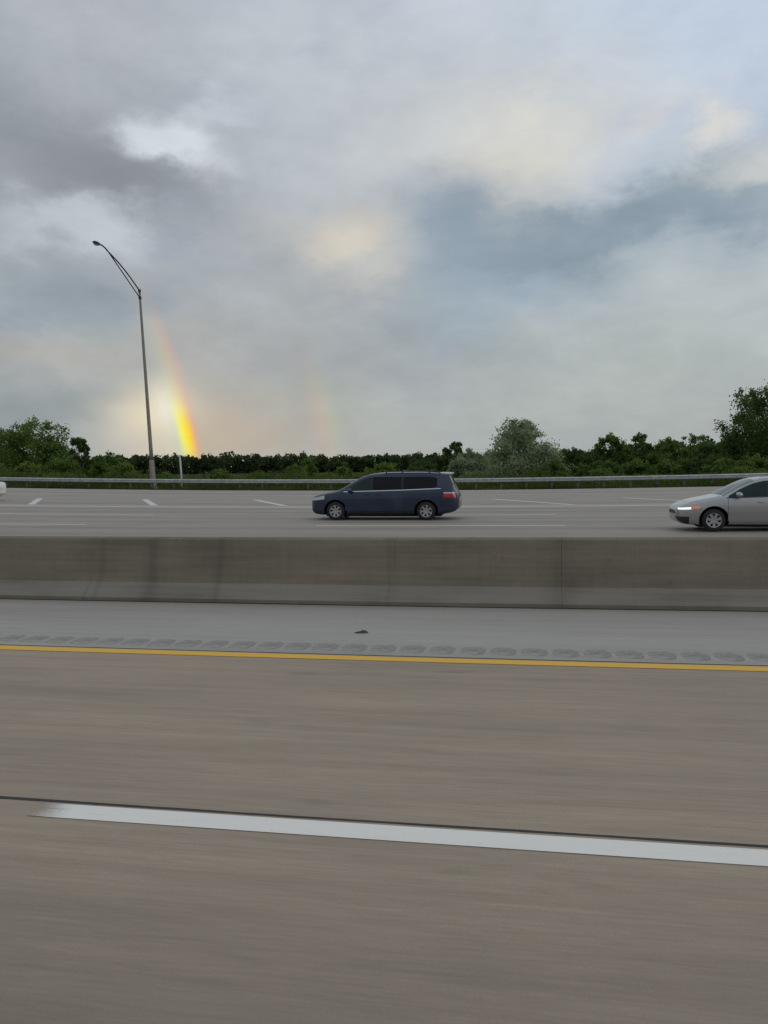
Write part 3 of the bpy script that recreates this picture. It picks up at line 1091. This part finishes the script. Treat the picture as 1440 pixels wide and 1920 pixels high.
# woods on the right
plant('broadleaf_tree', 'dark shadowy tree behind the far side of the silvery tree', 'tree', 1075, 838, 36, 118, D_, 22, .28, 2400)
plant('broadleaf_tree', 'rounded mid green tree with a small knobby top', 'tree', 1146, 812, 38, 112, M_, 23, .27, 3600)
plant('broadleaf_tree', 'wispy open-topped green tree behind the knobby tree', 'tree', 1198, 809, 28, 116, M_, 24, .26, 1800, shape='open', nl=18)
plant('broadleaf_tree', 'very dark tree in the gap beside the bright round tree', 'tree', 1216, 830, 26, 106, D_, 25, .26, 2000)
plant('broadleaf_tree', 'bright green rounded tree in the thick of the woods', 'tree', 1252, 819, 40, 104, L_, 26, .25, 3200)
plant('broadleaf_tree', 'thin feathery tree top showing over the thicket', 'tree', 1300, 813, 42, 110, M_, 27, .25, 2000, shape='open', nl=22)
plant('broadleaf_tree', 'dark dense tree filling the gap under the tall open tree', 'tree', 1335, 828, 46, 100, D_, 28, .27, 3200)
plant('broadleaf_tree', 'tall open-limbed dark tree, tallest beside the silver car', 'tree', 1446, 717, 116, 88, D_, 29, .25, 6500, shape='open', nl=40)
plant('broadleaf_tree', 'rounded green tree in front of the tall open-limbed tree', 'tree', 1385, 822, 52, 92, M_, 30, .26, 3600)
plant('broadleaf_tree', 'dark green tree beyond the tall open-limbed tree', 'tree', 1500, 790, 60, 96, D_, 31, .28, 3600)
UND = [(1092, 868, 34, 90, D_, 'dark brush below the knobby tree'), (1140, 862, 36, 84, M_, 'mid green brush below the wispy tree'),
       (1196, 858, 36, 82, M_, 'green brush in front of the very dark tree'), (1250, 862, 36, 80, M_, 'leafy brush at the foot of the bright round tree'),
       (1304, 856, 38, 80, D_, 'dark brush behind the silver car bonnet'), (1358, 858, 38, 78, M_, 'mixed green brush over the silver car windscreen'),
       (1416, 852, 40, 78, M_, 'leafy brush at the foot of the tall open-limbed tree'), (1130, 878, 24, 73, L_, 'small light green weeds below the dark brush'),
       (1385, 876, 26, 73, L_, 'small light green weeds behind the silver car roof'), (1010, 880, 26, 73, M_, 'short weeds at the foot of the silvery tree')]
for i, (u, v, hp, Y, m_, lab) in enumerate(UND):
    plant('leafy_shrub', lab, 'shrub', u, v, hp, Y, m_, 40 + i, .22, 1900 if hp > 30 else 800, shape='low', trunk=False)


def wood(name, label, specs, mat, seed, leaf, n):
    """a far wood that reads as one mass: crowns joined into one object"""
    rs = np.random.default_rng(seed)
    out = []
    for (x, y, z0, H, W) in specs:
        k = int(n * rs.uniform(.8, 1.2))
        ls = []
        for j in range(9):
            h = rs.uniform(.02, .88)
            a = rs.uniform(0, 6.28)
            wm = W * math.sin(math.pi * (h * .7 + .22)) * .75
            ls.append(lobe_points((x + wm * math.cos(a) * rs.uniform(.2, 1), y + wm * math.sin(a) * rs.uniform(.2, 1), z0 + H * h), (W * .5, W * .5, H * .16), k // 9, rs, .4))
        out.append(np.concatenate(ls))
    P = np.concatenate(out)
    return tag(quads_obj(name, leaf_quads(P, leaf, rs, up=.6), mat), label, 'wood', kind='stuff')


rs = np.random.default_rng(77)
specs = []
for row, (Y0, dh) in enumerate(((330, 0), (338, .5), (350, 1.1))):
    x = -400.0
    while x < 330:
        x += rs.uniform(1.7, 3.4)
        Y = Y0 + rs.uniform(-6, 6)
        H = 7.7 + dh + rs.normal(0, .55) + .6 * math.sin(x * .031) + 1.0 * (rs.uniform() < .06)
        specs.append((x, Y, -1.3, H, rs.uniform(2.5, 3.8)))
wood('distant_wood', 'long even dark belt of distant woodland along the horizon', specs, M['leaf_far'], 5, 1.05, 330)
specs = []
for row in range(2):
    x = 28.0
    while x < 175:
        x += rs.uniform(3.2, 5.6)
        Y = 225 + row * 9 + rs.uniform(-4, 4) - .10 * x
        H = 8.0 + smooth01((x - 28) / 60) * 3.6 + rs.normal(0, .6) + row * .5
        specs.append((x, Y, -1.2, float(H), rs.uniform(3.0, 4.2)))
wood('distant_wood', 'nearer taller dark woodland showing over the trees past the silvery tree', specs, M['leaf_far'], 6, .9, 560)

# rough grass on the verge and bank
n = 26000
gx = rng.uniform(-75, 55, n)
gy = 59.02 + 16 * rng.uniform(0, 1, n) ** 2.2
gz = np.array([terrain_z(a, b) for a, b in zip(gx, gy)])
hh = rng.uniform(.14, .42, n) * (1 + .5 * np.sin(gx * .7) * np.sin(gx * .23 + 1)) * np.where(gy < 59.3, .6, 1.0)
aa = rng.uniform(0, math.pi, n)
ww = rng.uniform(.02, .05, n)
ln = rng.normal(0, .10, (n, 2))
c_, s_ = np.cos(aa) * ww, np.sin(aa) * ww
Q = np.zeros((n, 4, 3))
Q[:, 0] = np.stack([gx - c_, gy - s_, gz - .03], 1)
Q[:, 1] = np.stack([gx + c_, gy + s_, gz - .03], 1)
Q[:, 2] = np.stack([gx + c_ * .3 + ln[:, 0], gy + s_ * .3 + ln[:, 1], gz + hh], 1)
Q[:, 3] = np.stack([gx - c_ * .3 + ln[:, 0], gy - s_ * .3 + ln[:, 1], gz + hh], 1)
tag(quads_obj('verge_grass', Q, M['grass']), 'rough uneven grass growing under and behind the guardrail', 'grass', kind='stuff')


# tall weeds on the bank behind the rail, too many to count
rs = np.random.default_rng(21)
n = 2600
wx = rs.uniform(-78, 58, n)
wy = 64.5 + 11 * rs.uniform(0, 1, n)
lump = .5 + .5 * np.sin(wx * .55 + 1.3 * np.sin(wx * .17)) * np.sin(wx * .21 + .4)
wh = (.60 + .95 * lump) * (1 - .35 * smooth01((wx + 6) / 10)) * rs.uniform(.7, 1.12, n)
PP = []
for a, b, hgt in zip(wx, wy, wh):
    k = 22
    t = rs.uniform(.05, 1, k) ** .8
    sp = .30 * (1.1 - .7 * t)
    z0 = terrain_z(a, b)
    PP.append(np.stack([a + rs.normal(0, 1, k) * sp, b + rs.normal(0, 1, k) * sp, z0 + t * hgt], 1))
tag(quads_obj('tall_weeds', leaf_quads(np.concatenate(PP), .19, rs, up=1.2), M['weed']), 'tall light green weeds covering the bank behind the guardrail', 'weeds', kind='stuff')


# ------------------------------------------------------------------ vehicles
def spline(tab):
    xs = np.array([a for a, b in tab], float)
    ys = np.array([b for a, b in tab], float)
    d = np.diff(ys) / np.diff(xs)
    m = np.zeros_like(xs)
    m[1:-1] = np.where(d[:-1] * d[1:] > 0, 2 * d[:-1] * d[1:] / (d[:-1] + d[1:] + 1e-12), 0)
    m[0], m[-1] = d[0], d[-1]

    def f(x):
        x = min(max(x, xs[0]), xs[-1])
        i = min(len(xs) - 2, max(0, int(np.searchsorted(xs, x) - 1)))
        h = xs[i + 1] - xs[i]
        t = (x - xs[i]) / h
        return float((2 * t ** 3 - 3 * t * t + 1) * ys[i] + (t ** 3 - 2 * t * t + t) * h * m[i] + (-2 * t ** 3 + 3 * t * t) * ys[i + 1] + (t ** 3 - t * t) * h * m[i + 1])
    return f


class CarBody:
    """lofted body: x runs from the nose (0) to the tail (length), y to both sides, z up"""

    def __init__(self, s):
        self.s = s
        self.L = s['L']
        self.top, self.bot, self.wid, self.belt = spline(s['top']), spline(s['bot']), spline(s['wid']), spline(s['belt'])

    def section(self, x):
        zt, zb, w = self.top(x), self.bot(x), self.wid(x)
        be = min(self.belt(x), zt - .07)
        g = float(smooth01((zt - self.belt(x)) / .45))
        H = max(be - zb, .05)
        yr = w * (.87 + (self.s['roof'] - .87) * g)
        ze = zt - (.035 + .045 * g)
        P = [(0, zb), (.80 * w, zb), (.93 * w, zb + .03), (.970 * w, zb + .10 * min(1, H / .6)), (.985 * w, zb + .30 * H), (1.0 * w, zb + .55 * H),
             (.995 * w, zb + .78 * H), (.975 * w, zb + .93 * H), (.955 * w, be)]
        y0 = .955 * w
        for t in (.25, .5, .75):
            P.append((y0 + (yr - y0) * t + .018 * g * math.sin(math.pi * t), be + (ze - be) * t))
        P += [(yr, ze), (yr - .035 * w - .02, ze + (zt - ze) * .55), (yr * .80, zt - (zt - ze) * .22), (yr * .5, zt - (zt - ze) * .06), (0, zt)]
        return P

    def dense(self, x):
        P = np.array(self.section(x))
        out = []
        K = [2, 2, 2, 3, 3, 3, 2, 2, 3, 3, 3, 3, 3, 3, 3, 3]
        for i in range(len(P) - 1):
            a, b = P[i], P[i + 1]
            p0, p3 = P[max(i - 1, 0)], P[min(i + 2, len(P) - 1)]
            for k in range(K[i]):
                t = k / K[i]
                out.append(.5 * ((2 * a) + (-p0 + b) * t * .6 + (2 * p0 * .6 - 5 * a * .6 - .8 * a + 4 * b * .6 + .8 * b * 0 - p3 * .6) * 0 * t) if False else a + (b - a) * t)
        out.append(P[-1])
        return np.array(out)

    def side_y(self, x, z):
        P = self.section(x)
        seg = P[2:13]
        zs = [p[1] for p in seg]
        ys = [p[0] for p in seg]
        return float(np.interp(z, zs, ys))

    def top_z(self, x, y):
        P = self.section(x)[12:][::-1]
        return float(np.interp(abs(y), [p[0] for p in P], [p[1] for p in P]))

    def shell(self, name, mat, parent, wheels, r):
        L_ = self.L
        xs = np.unique(np.round(np.concatenate([np.linspace(0, .35, 12), np.arange(.35, L_ - .3, .045), np.linspace(L_ - .3, L_, 12)]), 4))
        secs = [self.dense(x) for x in xs]
        n = len(secs[0])
        V, idx = [], {}
        for i, x in enumerate(xs):
            for j in range(n):
                V.append([x, -secs[i][j][0], secs[i][j][1]])
            for j in range(n):
                V.append([x, secs[i][j][0], secs[i][j][1]])
        S = 2 * n
        F = []
        rem = set()
        for i in range(len(xs) - 1):
            for side in (0, 1):
                for j in range(n - 1):
                    a, b, c, d = i * S + side * n + j, (i + 1) * S + side * n + j, (i + 1) * S + side * n + j + 1, i * S + side * n + j + 1
                    q = (a, b, c, d) if side == 1 else (a, d, c, b)
                    mx, my, mz = (sum(V[t][k] for t in q) / 4 for k in range(3))
                    cut = any(math.hypot(mx - wx, mz - r) < r + .065 for wx in wheels) and abs(my) > .50 and j < n * .55
                    if cut:
                        rem.update(q)
                    else:
                        F.append(q)
        used = set(t for q in F for t in q)
        for t in rem & used:          # pull the cut edge onto the arch circle
            v = V[t]
            if abs(v[1]) < .55:
                continue
            wx = min(wheels, key=lambda w_: abs(w_ - v[0]))
            dx, dz = v[0] - wx, v[2] - r
            h_ = math.hypot(dx, dz)
            if h_ > .05 and v[2] > self.bot(v[0]) + .02:
                R_ = r + .075
                v[0], v[2] = wx + dx / h_ * R_, r + dz / h_ * R_
        for i in (0, len(xs) - 1):
            lo = [i * S + j for j in range(n)] + [i * S + n + j for j in range(n - 1, -1, -1)]
            F.append(tuple(lo) if i == 0 else tuple(lo[::-1]))
        o = mesh_obj(name, V, F, mat, parent, smooth=True)
        o.data.set_sharp_from_angle(angle=R(38))
        return o

    def patch(self, poly, nx=14, nz=5, eps=.004, side=-1):
        """poly: function x->(z0,z1) over [x0,x1]; a panel that hugs the flank"""
        x0, x1, fn = poly
        vs, fs = [], []
        for i in range(nx + 1):
            x = x0 + (x1 - x0) * i / nx
            z0, z1 = fn(x)
            for j in range(nz + 1):
                z = z0 + (z1 - z0) * j / nz
                vs.append((x, side * (self.side_y(x, z) + eps), z))
        k = nz + 1
        for i in range(nx):
            for j in range(nz):
                q = (i * k + j, (i + 1) * k + j, (i + 1) * k + j + 1, i * k + j + 1)
                fs.append(q if side < 0 else q[::-1])
        return vs, fs

    def over(self, x0, x1, inset, eps=.005, nx=14, ny=16, shift=0.0, half=None):
        """a panel over the top surface between two stations (windscreen, rear window, bonnet)"""
        vs, fs = [], []
        for i in range(nx + 1):
            x = x0 + (x1 - x0) * i / nx
            P = self.section(x)
            hw = (half(x) if half else P[12][0]) - inset
            for j in range(ny + 1):
                y = hw * (2 * j / ny - 1)
                vs.append((x + shift, y, self.top_z(x, y) + eps))
        k = ny + 1
        for i in range(nx):
            for j in range(ny):
                fs.append((i * k + j, (i + 1) * k + j, (i + 1) * k + j + 1, i * k + j + 1))
        return vs, fs


def make_wheel(parent, x, y, r, side, tilt):
    w = 0.20
    s = side
    mb = MB()
    mb.lathe_y([(s * .075, .0), (s * .075, r * .60), (s * (w - .03), r * .62)], 28)
    o = mb.build('wheel', M['liner'], parent, smooth=True, loc=(x, y, r))
    o.rotation_euler = (0, tilt, 0)
    mb = MB()
    mb.lathe_y([(s * .0, r * .64), (s * .004, r * .90), (s * .03, r * .985), (s * .06, r), (s * (w - .05), r), (s * (w - .02), r * .97), (s * w, r * .9), (s * w, r * .64)], 36)
    mb.build('tyre', M['rubber'], o, smooth=True)
    mb = MB()
    mb.lathe_y([(s * .022, .0), (s * .016, r * .16), (s * .02, r * .18)], 20)
    mb.lathe_y([(s * .012, r * .58), (s * .004, r * .66), (s * .05, r * .60)], 32)
    for k in range(7):
        a = 2 * math.pi * k / 7
        ca, sa = math.cos(a), math.sin(a)
        vs = []
        for (rad, hw, yy) in ((r * .12, .030, .016), (r * .62, .042, .010)):
            for sg, dy in ((-1, 0), (1, 0), (1, .03), (-1, .03)):
                px, pz = rad * ca - sg * hw * sa, rad * sa + sg * hw * ca
                vs.append((px, s * (yy + dy), pz))
        mb.add(vs, [(0, 1, 5, 4), (1, 2, 6, 5), (2, 3, 7, 6), (3, 0, 4, 7), (0, 3, 2, 1), (4, 5, 6, 7)])
    mb.build('rim', M['alloy'], o)
    return o


def arch_liner(parent, x, ysurf, r, side):
    mb = MB()
    vs, fs = [], []
    n = 20
    for i in range(n + 1):
        a = math.pi * (-.08 + 1.16 * i / n)
        cx, cz = x + (r + .074) * math.cos(a), r + (r + .074) * math.sin(a)
        vs += [(cx, side * (ysurf - .012), cz), (cx, side * (ysurf - .34), cz)]
        if i:
            fs.append((2 * i - 2, 2 * i, 2 * i + 1, 2 * i - 1))
    b = len(vs)
    vs.append((x, side * (ysurf - .34), r))
    for i in range(n):
        fs.append((b, 2 * i + 1, 2 * i + 3))
    mb.add(vs, fs)
    mb.build('wheel_arch', M['liner'], parent)


def line_strip(body, x0, x1, zf, w, side, n=16, eps=.006):
    return body.patch((x0, x1, lambda x: (zf(x) - w / 2, zf(x) + w / 2)), n, 1, eps, side)


def seam(body, pts, side, w=.010):
    """thin dark shut line along (x,z) points on the flank"""
    vs, fs = [], []
    for i, (x, z) in enumerate(pts):
        vs += [(x - w / 2, side * (body.side_y(x, z) + .003), z), (x + w / 2, side * (body.side_y(x, z) + .003), z)]
        if i:
            fs.append((2 * i - 2, 2 * i - 1, 2 * i + 1, 2 * i))
    return vs, fs


def add_part(name, vf, mat, parent, smooth=True):
    return mesh_obj(name, vf[0], vf[1], mat, parent, smooth=smooth)


def mirror_part(body, parent, x, z, side, mat):
    y = body.side_y(x, z)
    mb = MB()
    mb.tube([(x, side * (y - .02), z), (x - .02, side * (y + .07), z + .02)], [.03, .025], 8)
    vs, fs = [], []
    for i in range(7):
        t = i / 6
        rr = math.sin(math.pi * (.12 + .80 * t)) ** .5
        for k in range(12):
            a = 2 * math.pi * k / 12
            vs.append((x - .07 + .16 * t, side * (y + .15 + .105 * rr * math.cos(a)), z + .055 + .072 * rr * math.sin(a)))
    for i in range(6):
        for k in range(12):
            fs.append((i * 12 + k, i * 12 + (k + 1) % 12, (i + 1) * 12 + (k + 1) % 12, (i + 1) * 12 + k))
    fs += [tuple(range(12))[::-1], tuple(72 + k for k in range(12))]
    mb.add(vs, fs)
    return mb.build('mirror', mat, parent, smooth=True)


def lower(b, hi):
    return lambda x: (b, hi)


VAN = dict(L=5.22, roof=.765,
           top=[(0, .70), (.03, .78), (.12, .86), (.30, .93), (.60, 1.00), (.92, 1.065), (1.08, 1.11), (1.30, 1.23), (1.62, 1.43), (1.90, 1.575), (2.15, 1.655), (2.5, 1.70),
                (3.0, 1.725), (3.8, 1.725), (4.4, 1.70), (4.72, 1.66), (4.86, 1.60), (4.98, 1.36), (5.08, 1.12), (5.15, 1.0), (5.19, .93), (5.22, .80)],
           bot=[(0, .40), (.05, .32), (.2, .22), (.5, .19), (4.5, .21), (4.9, .26), (5.1, .33), (5.22, .44)],
           wid=[(0, .48), (.04, .64), (.12, .78), (.28, .88), (.6, .95), (1.2, .975), (2, .98), (4, .98), (4.6, .965), (4.9, .92), (5.08, .85), (5.17, .76), (5.22, .64)],
           belt=[(0, .9), (1.1, 1.02), (2.0, 1.045), (3.2, 1.075), (4.4, 1.12), (5.22, 1.14)])


def make_van(X, Y, label):
    B = CarBody(VAN)
    wheels, r = (.95, 4.12), .335
    root = empty('minivan', (X, Y, zr(X)))
    root.location = (X, Y, zr(X + 2.6))
    tag(root, label, 'minivan')
    body = B.shell('body', M['van_paint'], root, wheels, r)
    for side in (-1, 1):
        def wtop(x):
            zt = B.top(x)
            return min(1.545, zt - .115 - .02)
        belt = lambda x: B.belt(x) + .018
        fr = lambda x: (belt(x), max(belt(x) + .012, wtop(x)))
        add_part('window', B.patch((1.36, 2.22, fr), 18, 5, .004, side), M['glass_green'], root)
        add_part('window', B.patch((2.27, 3.28, fr), 12, 5, .004, side), M['glass'], root)

        def rear(x):
            t = smooth01((x - 4.28) / .22)
            return (belt(x) + .06 * float(t), wtop(x) - .05 * float(t))
        add_part('window', B.patch((3.33, 4.50, rear), 16, 5, .004, side), M['glass'], root)
        add_part('window_pillar', B.patch((2.215, 2.275, fr), 2, 5, .0055, side), M['trim'], root)
        add_part('window_pillar', B.patch((3.275, 3.335, fr), 2, 5, .0055, side), M['trim'], root)
        add_part('belt_moulding', line_strip(B, 1.25, 4.62, lambda x: B.belt(x) + .002, .026, side, 26, .007), M['chrome'], root)
        add_part('sliding_track', line_strip(B, 3.35, 4.72, lambda x: B.belt(x) - .17, .022, side, 12, .004), M['trim'], root)
        add_part('sill_trim', B.patch((1.42, 3.66, lambda x: (B.bot(x) + .035, B.bot(x) + .13)), 12, 2, .005, side), M['trim'], root)
        dr = B.patch((1.30, 2.28, lambda x: (.34, B.belt(x) - .03)), 14, 8, .002, side)
        door = add_part('door', dr, M['van_paint'], root)
        add_part('shut_line', seam(B, [(1.30, z) for z in np.linspace(.34, 1.0, 8)], side), M['trim'], door)
        door2 = add_part('door', B.patch((2.31, 3.34, lambda x: (.34, B.belt(x) - .03)), 14, 8, .002, side), M['van_paint'], root)
        add_part('shut_line', seam(B, [(2.295, z) for z in np.linspace(.34, 1.03, 8)], side), M['trim'], door2)
        add_part('shut_line', seam(B, [(3.355, z) for z in np.linspace(.34, 1.04, 8)], side), M['trim'], door2)
        for hx, dd in ((2.08, door), (2.46, door2)):
            mb = MB()
            z = .93
            mb.tube([(hx - .09, side * (B.side_y(hx - .09, z) + .004), z), (hx - .07, side * (B.side_y(hx, z) + .035), z), (hx + .07, side * (B.side_y(hx, z) + .035), z), (hx + .09, side * (B.side_y(hx + .09, z) + .004), z)], .014, 8)
            mb.build('handle', M['van_paint'], dd, smooth=True)
        add_part('headlight', B.patch((.045, .56, lambda x: (.70 + .10 * x, min(.765 + .24 * x, B.top(x) - .075))), 12, 4, .006, side), M['clear_lens'], root)
        tl = add_part('tail_light', B.patch((4.72, 5.13, lambda x: (.81, .95)), 12, 4, .008, side), M['red_lens'], root)
        add_part('reverse_lens', B.patch((4.72, 5.12, lambda x: (.953, 1.0)), 12, 2, .008, side), M['clear_lens'], tl)
        add_part('bumper_insert', B.patch((.01, .50, lambda x: (B.bot(x) + .03, B.bot(x) + .14)), 10, 2, .006, side), M['trim'], root)
        add_part('rear_bumper_trim', B.patch((4.62, 5.20, lambda x: (.50, .545)), 10, 1, .012, side), M['trim'], root)
        mirror_part(B, root, 1.50, 1.02, side, M['van_paint'])
        for wx in wheels:
            ys = B.side_y(wx, .75)
            arch_liner(root, wx, ys, r, side)
            make_wheel(root, wx, side * (ys - .03), r, -side, rng.uniform(0, 1))
        mb = MB()
        xs = np.linspace(2.75, 4.55, 12)
        yr = .70
        mb.tube([(2.70, side * yr, B.top_z(2.7, yr) - .01)] + [(x, side * yr, B.top_z(x, yr) + .055) for x in xs] + [(4.6, side * yr, B.top_z(4.6, yr) - .01)], .018, 8)
        mb.build('roof_rail', M['trim'], root, smooth=True)
    for cx in (3.25, 4.2):
        mb = MB()
        mb.tube([(cx, y, B.top_z(cx, .70) + .062) for y in (-.70, -.3, .3, .70)], .022, 8)
        mb.build('rack_bar', M['trim'], root, smooth=True)
    add_part('windshield', B.over(1.12, 2.02, .035, .006), M['windscreen'], root)
    add_part('rear_window', B.over(4.87, 5.02, .05, .004, 8, 14, .012), M['glass'], root)
    # grille, plate, spoiler
    mb = MB()
    mb.box((-.012, -.40, .56), (.01, .40, .69))
    gr = mb.build('grille', M['trim'], root)
    for z in (.585, .625, .665):
        mb = MB()
        mb.box((-.02, -.38, z - .008), (-.0125, .38, z + .008))
        mb.build('grille_bar', M['chrome'], gr)
    mb = MB()
    mb.box((5.215, -.16, .66), (5.235, .16, .81))
    mb.build('licence_plate', M['plate'], root)
    sp, sf = [], []
    for i in range(9):
        t = i / 8
        y = .66 * (2 * t - 1)
        dz = -.03 * (2 * t - 1) ** 2
        for (x, z) in ((4.62, 1.70), (4.98, 1.685), (5.0, 1.665), (4.98, 1.645), (4.62, 1.60)):
            sp.append((x - .07 * (2 * t - 1) ** 2, y, z + dz))
        if i:
            for k in range(5):
                sf.append(((i - 1) * 5 + k, (i - 1) * 5 + (k + 1) % 5, i * 5 + (k + 1) % 5, i * 5 + k))
    sf += [tuple(range(5)), tuple(40 + k for k in range(5))[::-1]]
    mesh_obj('spoiler', sp, sf, M['silver_paint'], root)
    mb = MB()
    mb.tube([(5.02, -.35, 1.20), (4.98, .05, 1.36)], .012, 6)
    mb.build('wiper', M['trim'], root)
    mb = MB()
    mb.box((.6, -.80, .14), (4.6, .80, .20))
    mb.build('underbody', M['liner'], root)
    K = 1.035          # stretch the body to its measured length, wheels stay round
    for ch in list(root.children):
        if ch.name.startswith('wheel') and not ch.name.startswith('wheel_arch'):
            ch.location.x *= K
            continue
        for q in [ch] + list(ch.children):
            q.data.transform(Matrix.Diagonal((K, 1, 1, 1)))
    return root


SEDAN = dict(L=4.55, roof=.70,
             top=[(0, .58), (.03, .64), (.10, .70), (.28, .78), (.6, .865), (.95, .935), (1.12, .975), (1.35, 1.10), (1.70, 1.29), (2.0, 1.415), (2.3, 1.475), (2.65, 1.49), (3.1, 1.465),
                  (3.45, 1.385), (3.75, 1.24), (3.98, 1.115), (4.1, 1.085), (4.3, 1.07), (4.43, 1.04), (4.51, .94), (4.55, .76)],
             bot=[(0, .36), (.05, .26), (.2, .19), (.5, .17), (3.9, .18), (4.3, .26), (4.55, .40)],
             wid=[(0, .40), (.04, .56), (.12, .69), (.28, .78), (.6, .84), (1.1, .865), (2, .87), (3.4, .865), (4.0, .84), (4.3, .78), (4.47, .68), (4.55, .52)],
             belt=[(0, .80), (1.1, .90), (2.0, .93), (3.2, .965), (4.55, 1.0)])


def make_sedan(X, Y, label, paint, lit):
    B = CarBody(SEDAN)
    wheels, r = (.93, 3.53), .31
    root = empty('sedan', (X, Y, zr(X + 2.2)))
    tag(root, label, 'car')
    B.shell('body', paint, root, wheels, r)
    for side in (-1, 1):
        belt = lambda x: B.belt(x) + .022

        def win(x):
            return (belt(x), max(belt(x) + .01, min(1.375, B.top(x) - .105)))
        add_part('window', B.patch((1.30, 2.28, win), 16, 5, .004, side), M['glass_green'], root)
        add_part('window', B.patch((2.34, 3.20, win), 12, 5, .004, side), M['glass_green'], root)
        add_part('window', B.patch((3.25, 3.62, win), 8, 5, .004, side), M['glass'], root)
        add_part('window_pillar', B.patch((2.275, 2.345, win), 2, 5, .0055, side), M['trim'], root)
        add_part('belt_moulding', line_strip(B, 1.24, 3.66, lambda x: B.belt(x) + .008, .022, side, 22, .007), M['trim'], root)
        add_part('side_moulding', line_strip(B, 1.34, 3.12, lambda x: .50, .035, side, 16, .010), paint, root)
        d1 = add_part('door', B.patch((1.28, 2.30, lambda x: (.30, B.belt(x) - .03)), 14, 8, .002, side), paint, root)
        add_part('shut_line', seam(B, [(1.28, z) for z in np.linspace(.30, .88, 8)], side), M['trim'], d1)
        d2 = add_part('door', B.patch((2.325, 3.22, lambda x: (.30, B.belt(x) - .03)), 14, 8, .002, side), paint, root)
        add_part('shut_line', seam(B, [(2.312, z) for z in np.linspace(.30, .90, 8)], side), M['trim'], d2)
        for hx, dd in ((2.12, d1), (3.02, d2)):
            mb = MB()
            z = .80
            mb.tube([(hx - .08, side * (B.side_y(hx - .08, z) + .004), z), (hx - .06, side * (B.side_y(hx, z) + .033), z), (hx + .06, side * (B.side_y(hx, z) + .033), z), (hx + .08, side * (B.side_y(hx + .08, z) + .004), z)], .013, 8)
            mb.build('handle', paint, dd, smooth=True)
        hl = add_part('headlight', B.patch((.02, .36, lambda x: (.578 + .05 * x, min(.652 + .12 * x, B.top(x) - .055))), 12, 4, .006, side), M['clear_lens'], root)
        if lit:
            add_part('bulb', B.patch((.05, .34, lambda x: (.592 + .05 * x, .632 + .07 * x)), 8, 2, .010, side), M['lit_lamp'], hl)
        add_part('indicator', B.patch((.365, .56, lambda x: (.605 + .05 * x, min(.64 + .10 * x, B.top(x) - .055))), 8, 3, .006, side), M['amber_lens'], hl)
        add_part('tail_light', B.patch((4.20, 4.52, lambda x: (.72, .92)), 10, 4, .007, side), M['red_lens'], root)
        add_part('bumper_intake', B.patch((.004, .30, lambda x: (B.bot(x) + .03, .40)), 10, 3, .006, side), M['trim'], root)
        mirror_part(B, root, 1.52, .95, side, paint)
        for wx in wheels:
            ys = B.side_y(wx, .66)
            arch_liner(root, wx, ys, r, side)
            make_wheel(root, wx, side * (ys - .03), r, -side, rng.uniform(0, 1))
    add_part('windshield', B.over(1.16, 1.98, .03, .006), M['windscreen'], root)
    add_part('rear_window', B.over(3.40, 3.96, .04, .006), M['glass'], root)
    add_part('bonnet', B.over(.30, 1.10, .06, .003), paint, root)
    mb = MB()
    mb.box((-.010, -.36, .47), (.012, .36, .555))
    mb.build('grille', M['trim'], root)
    mb = MB()
    mb.box((4.545, -.16, .60), (4.562, .16, .74))
    mb.build('licence_plate', M['plate'], root)
    mb = MB()
    mb.box((.6, -.70, .12), (4.0, .70, .18))
    mb.build('underbody', M['liner'], root)
    return root


make_van(-7.42, 26.85 + .98, 'dark slate blue minivan driving alone in the middle lane')
make_sedan(4.33, 21.91 + .87, 'silver sedan with lit headlights close behind the median barrier', M['silver_paint'], True)
make_sedan(-29.30 - 4.55, 38.9 + .87, 'white car, only its tail in sight at the end of the gore bars', M['white_car'], False)

# ------------------------------------------------------------------ scrap on the shoulder
vs, fs = [], []
rs = np.random.default_rng(3)
NU, NV = 14, 7
for i in range(NV + 1):
    ph = math.pi / 2 * i / NV
    for k in range(NU):
        a = 2 * math.pi * k / NU
        w_ = 1 + .28 * math.sin(a * 2 + .7) + .16 * math.sin(a * 5 + 2) + .06 * rs.normal()
        vs.append((.115 * w_ * math.cos(ph) * math.cos(a) + .02 * math.sin(ph), .05 * w_ * math.cos(ph) * math.sin(a), .052 * math.sin(ph) * (1 + .3 * math.cos(a + .5))))
    if i:
        for k in range(NU):
            fs.append(((i - 1) * NU + k, (i - 1) * NU + (k + 1) % NU, i * NU + (k + 1) % NU, i * NU + k))
fs.append(tuple(range(NU))[::-1])
sx_, sy_ = -1.79, 8.68
scrap = mesh_obj('tyre_scrap', [tuple(q * .55 for q in v) for v in vs], fs, M['scrap'], loc=(sx_, sy_, zr(sx_) + .001))
tag(scrap, 'small torn black tyre scrap lying on the grey shoulder', 'debris')
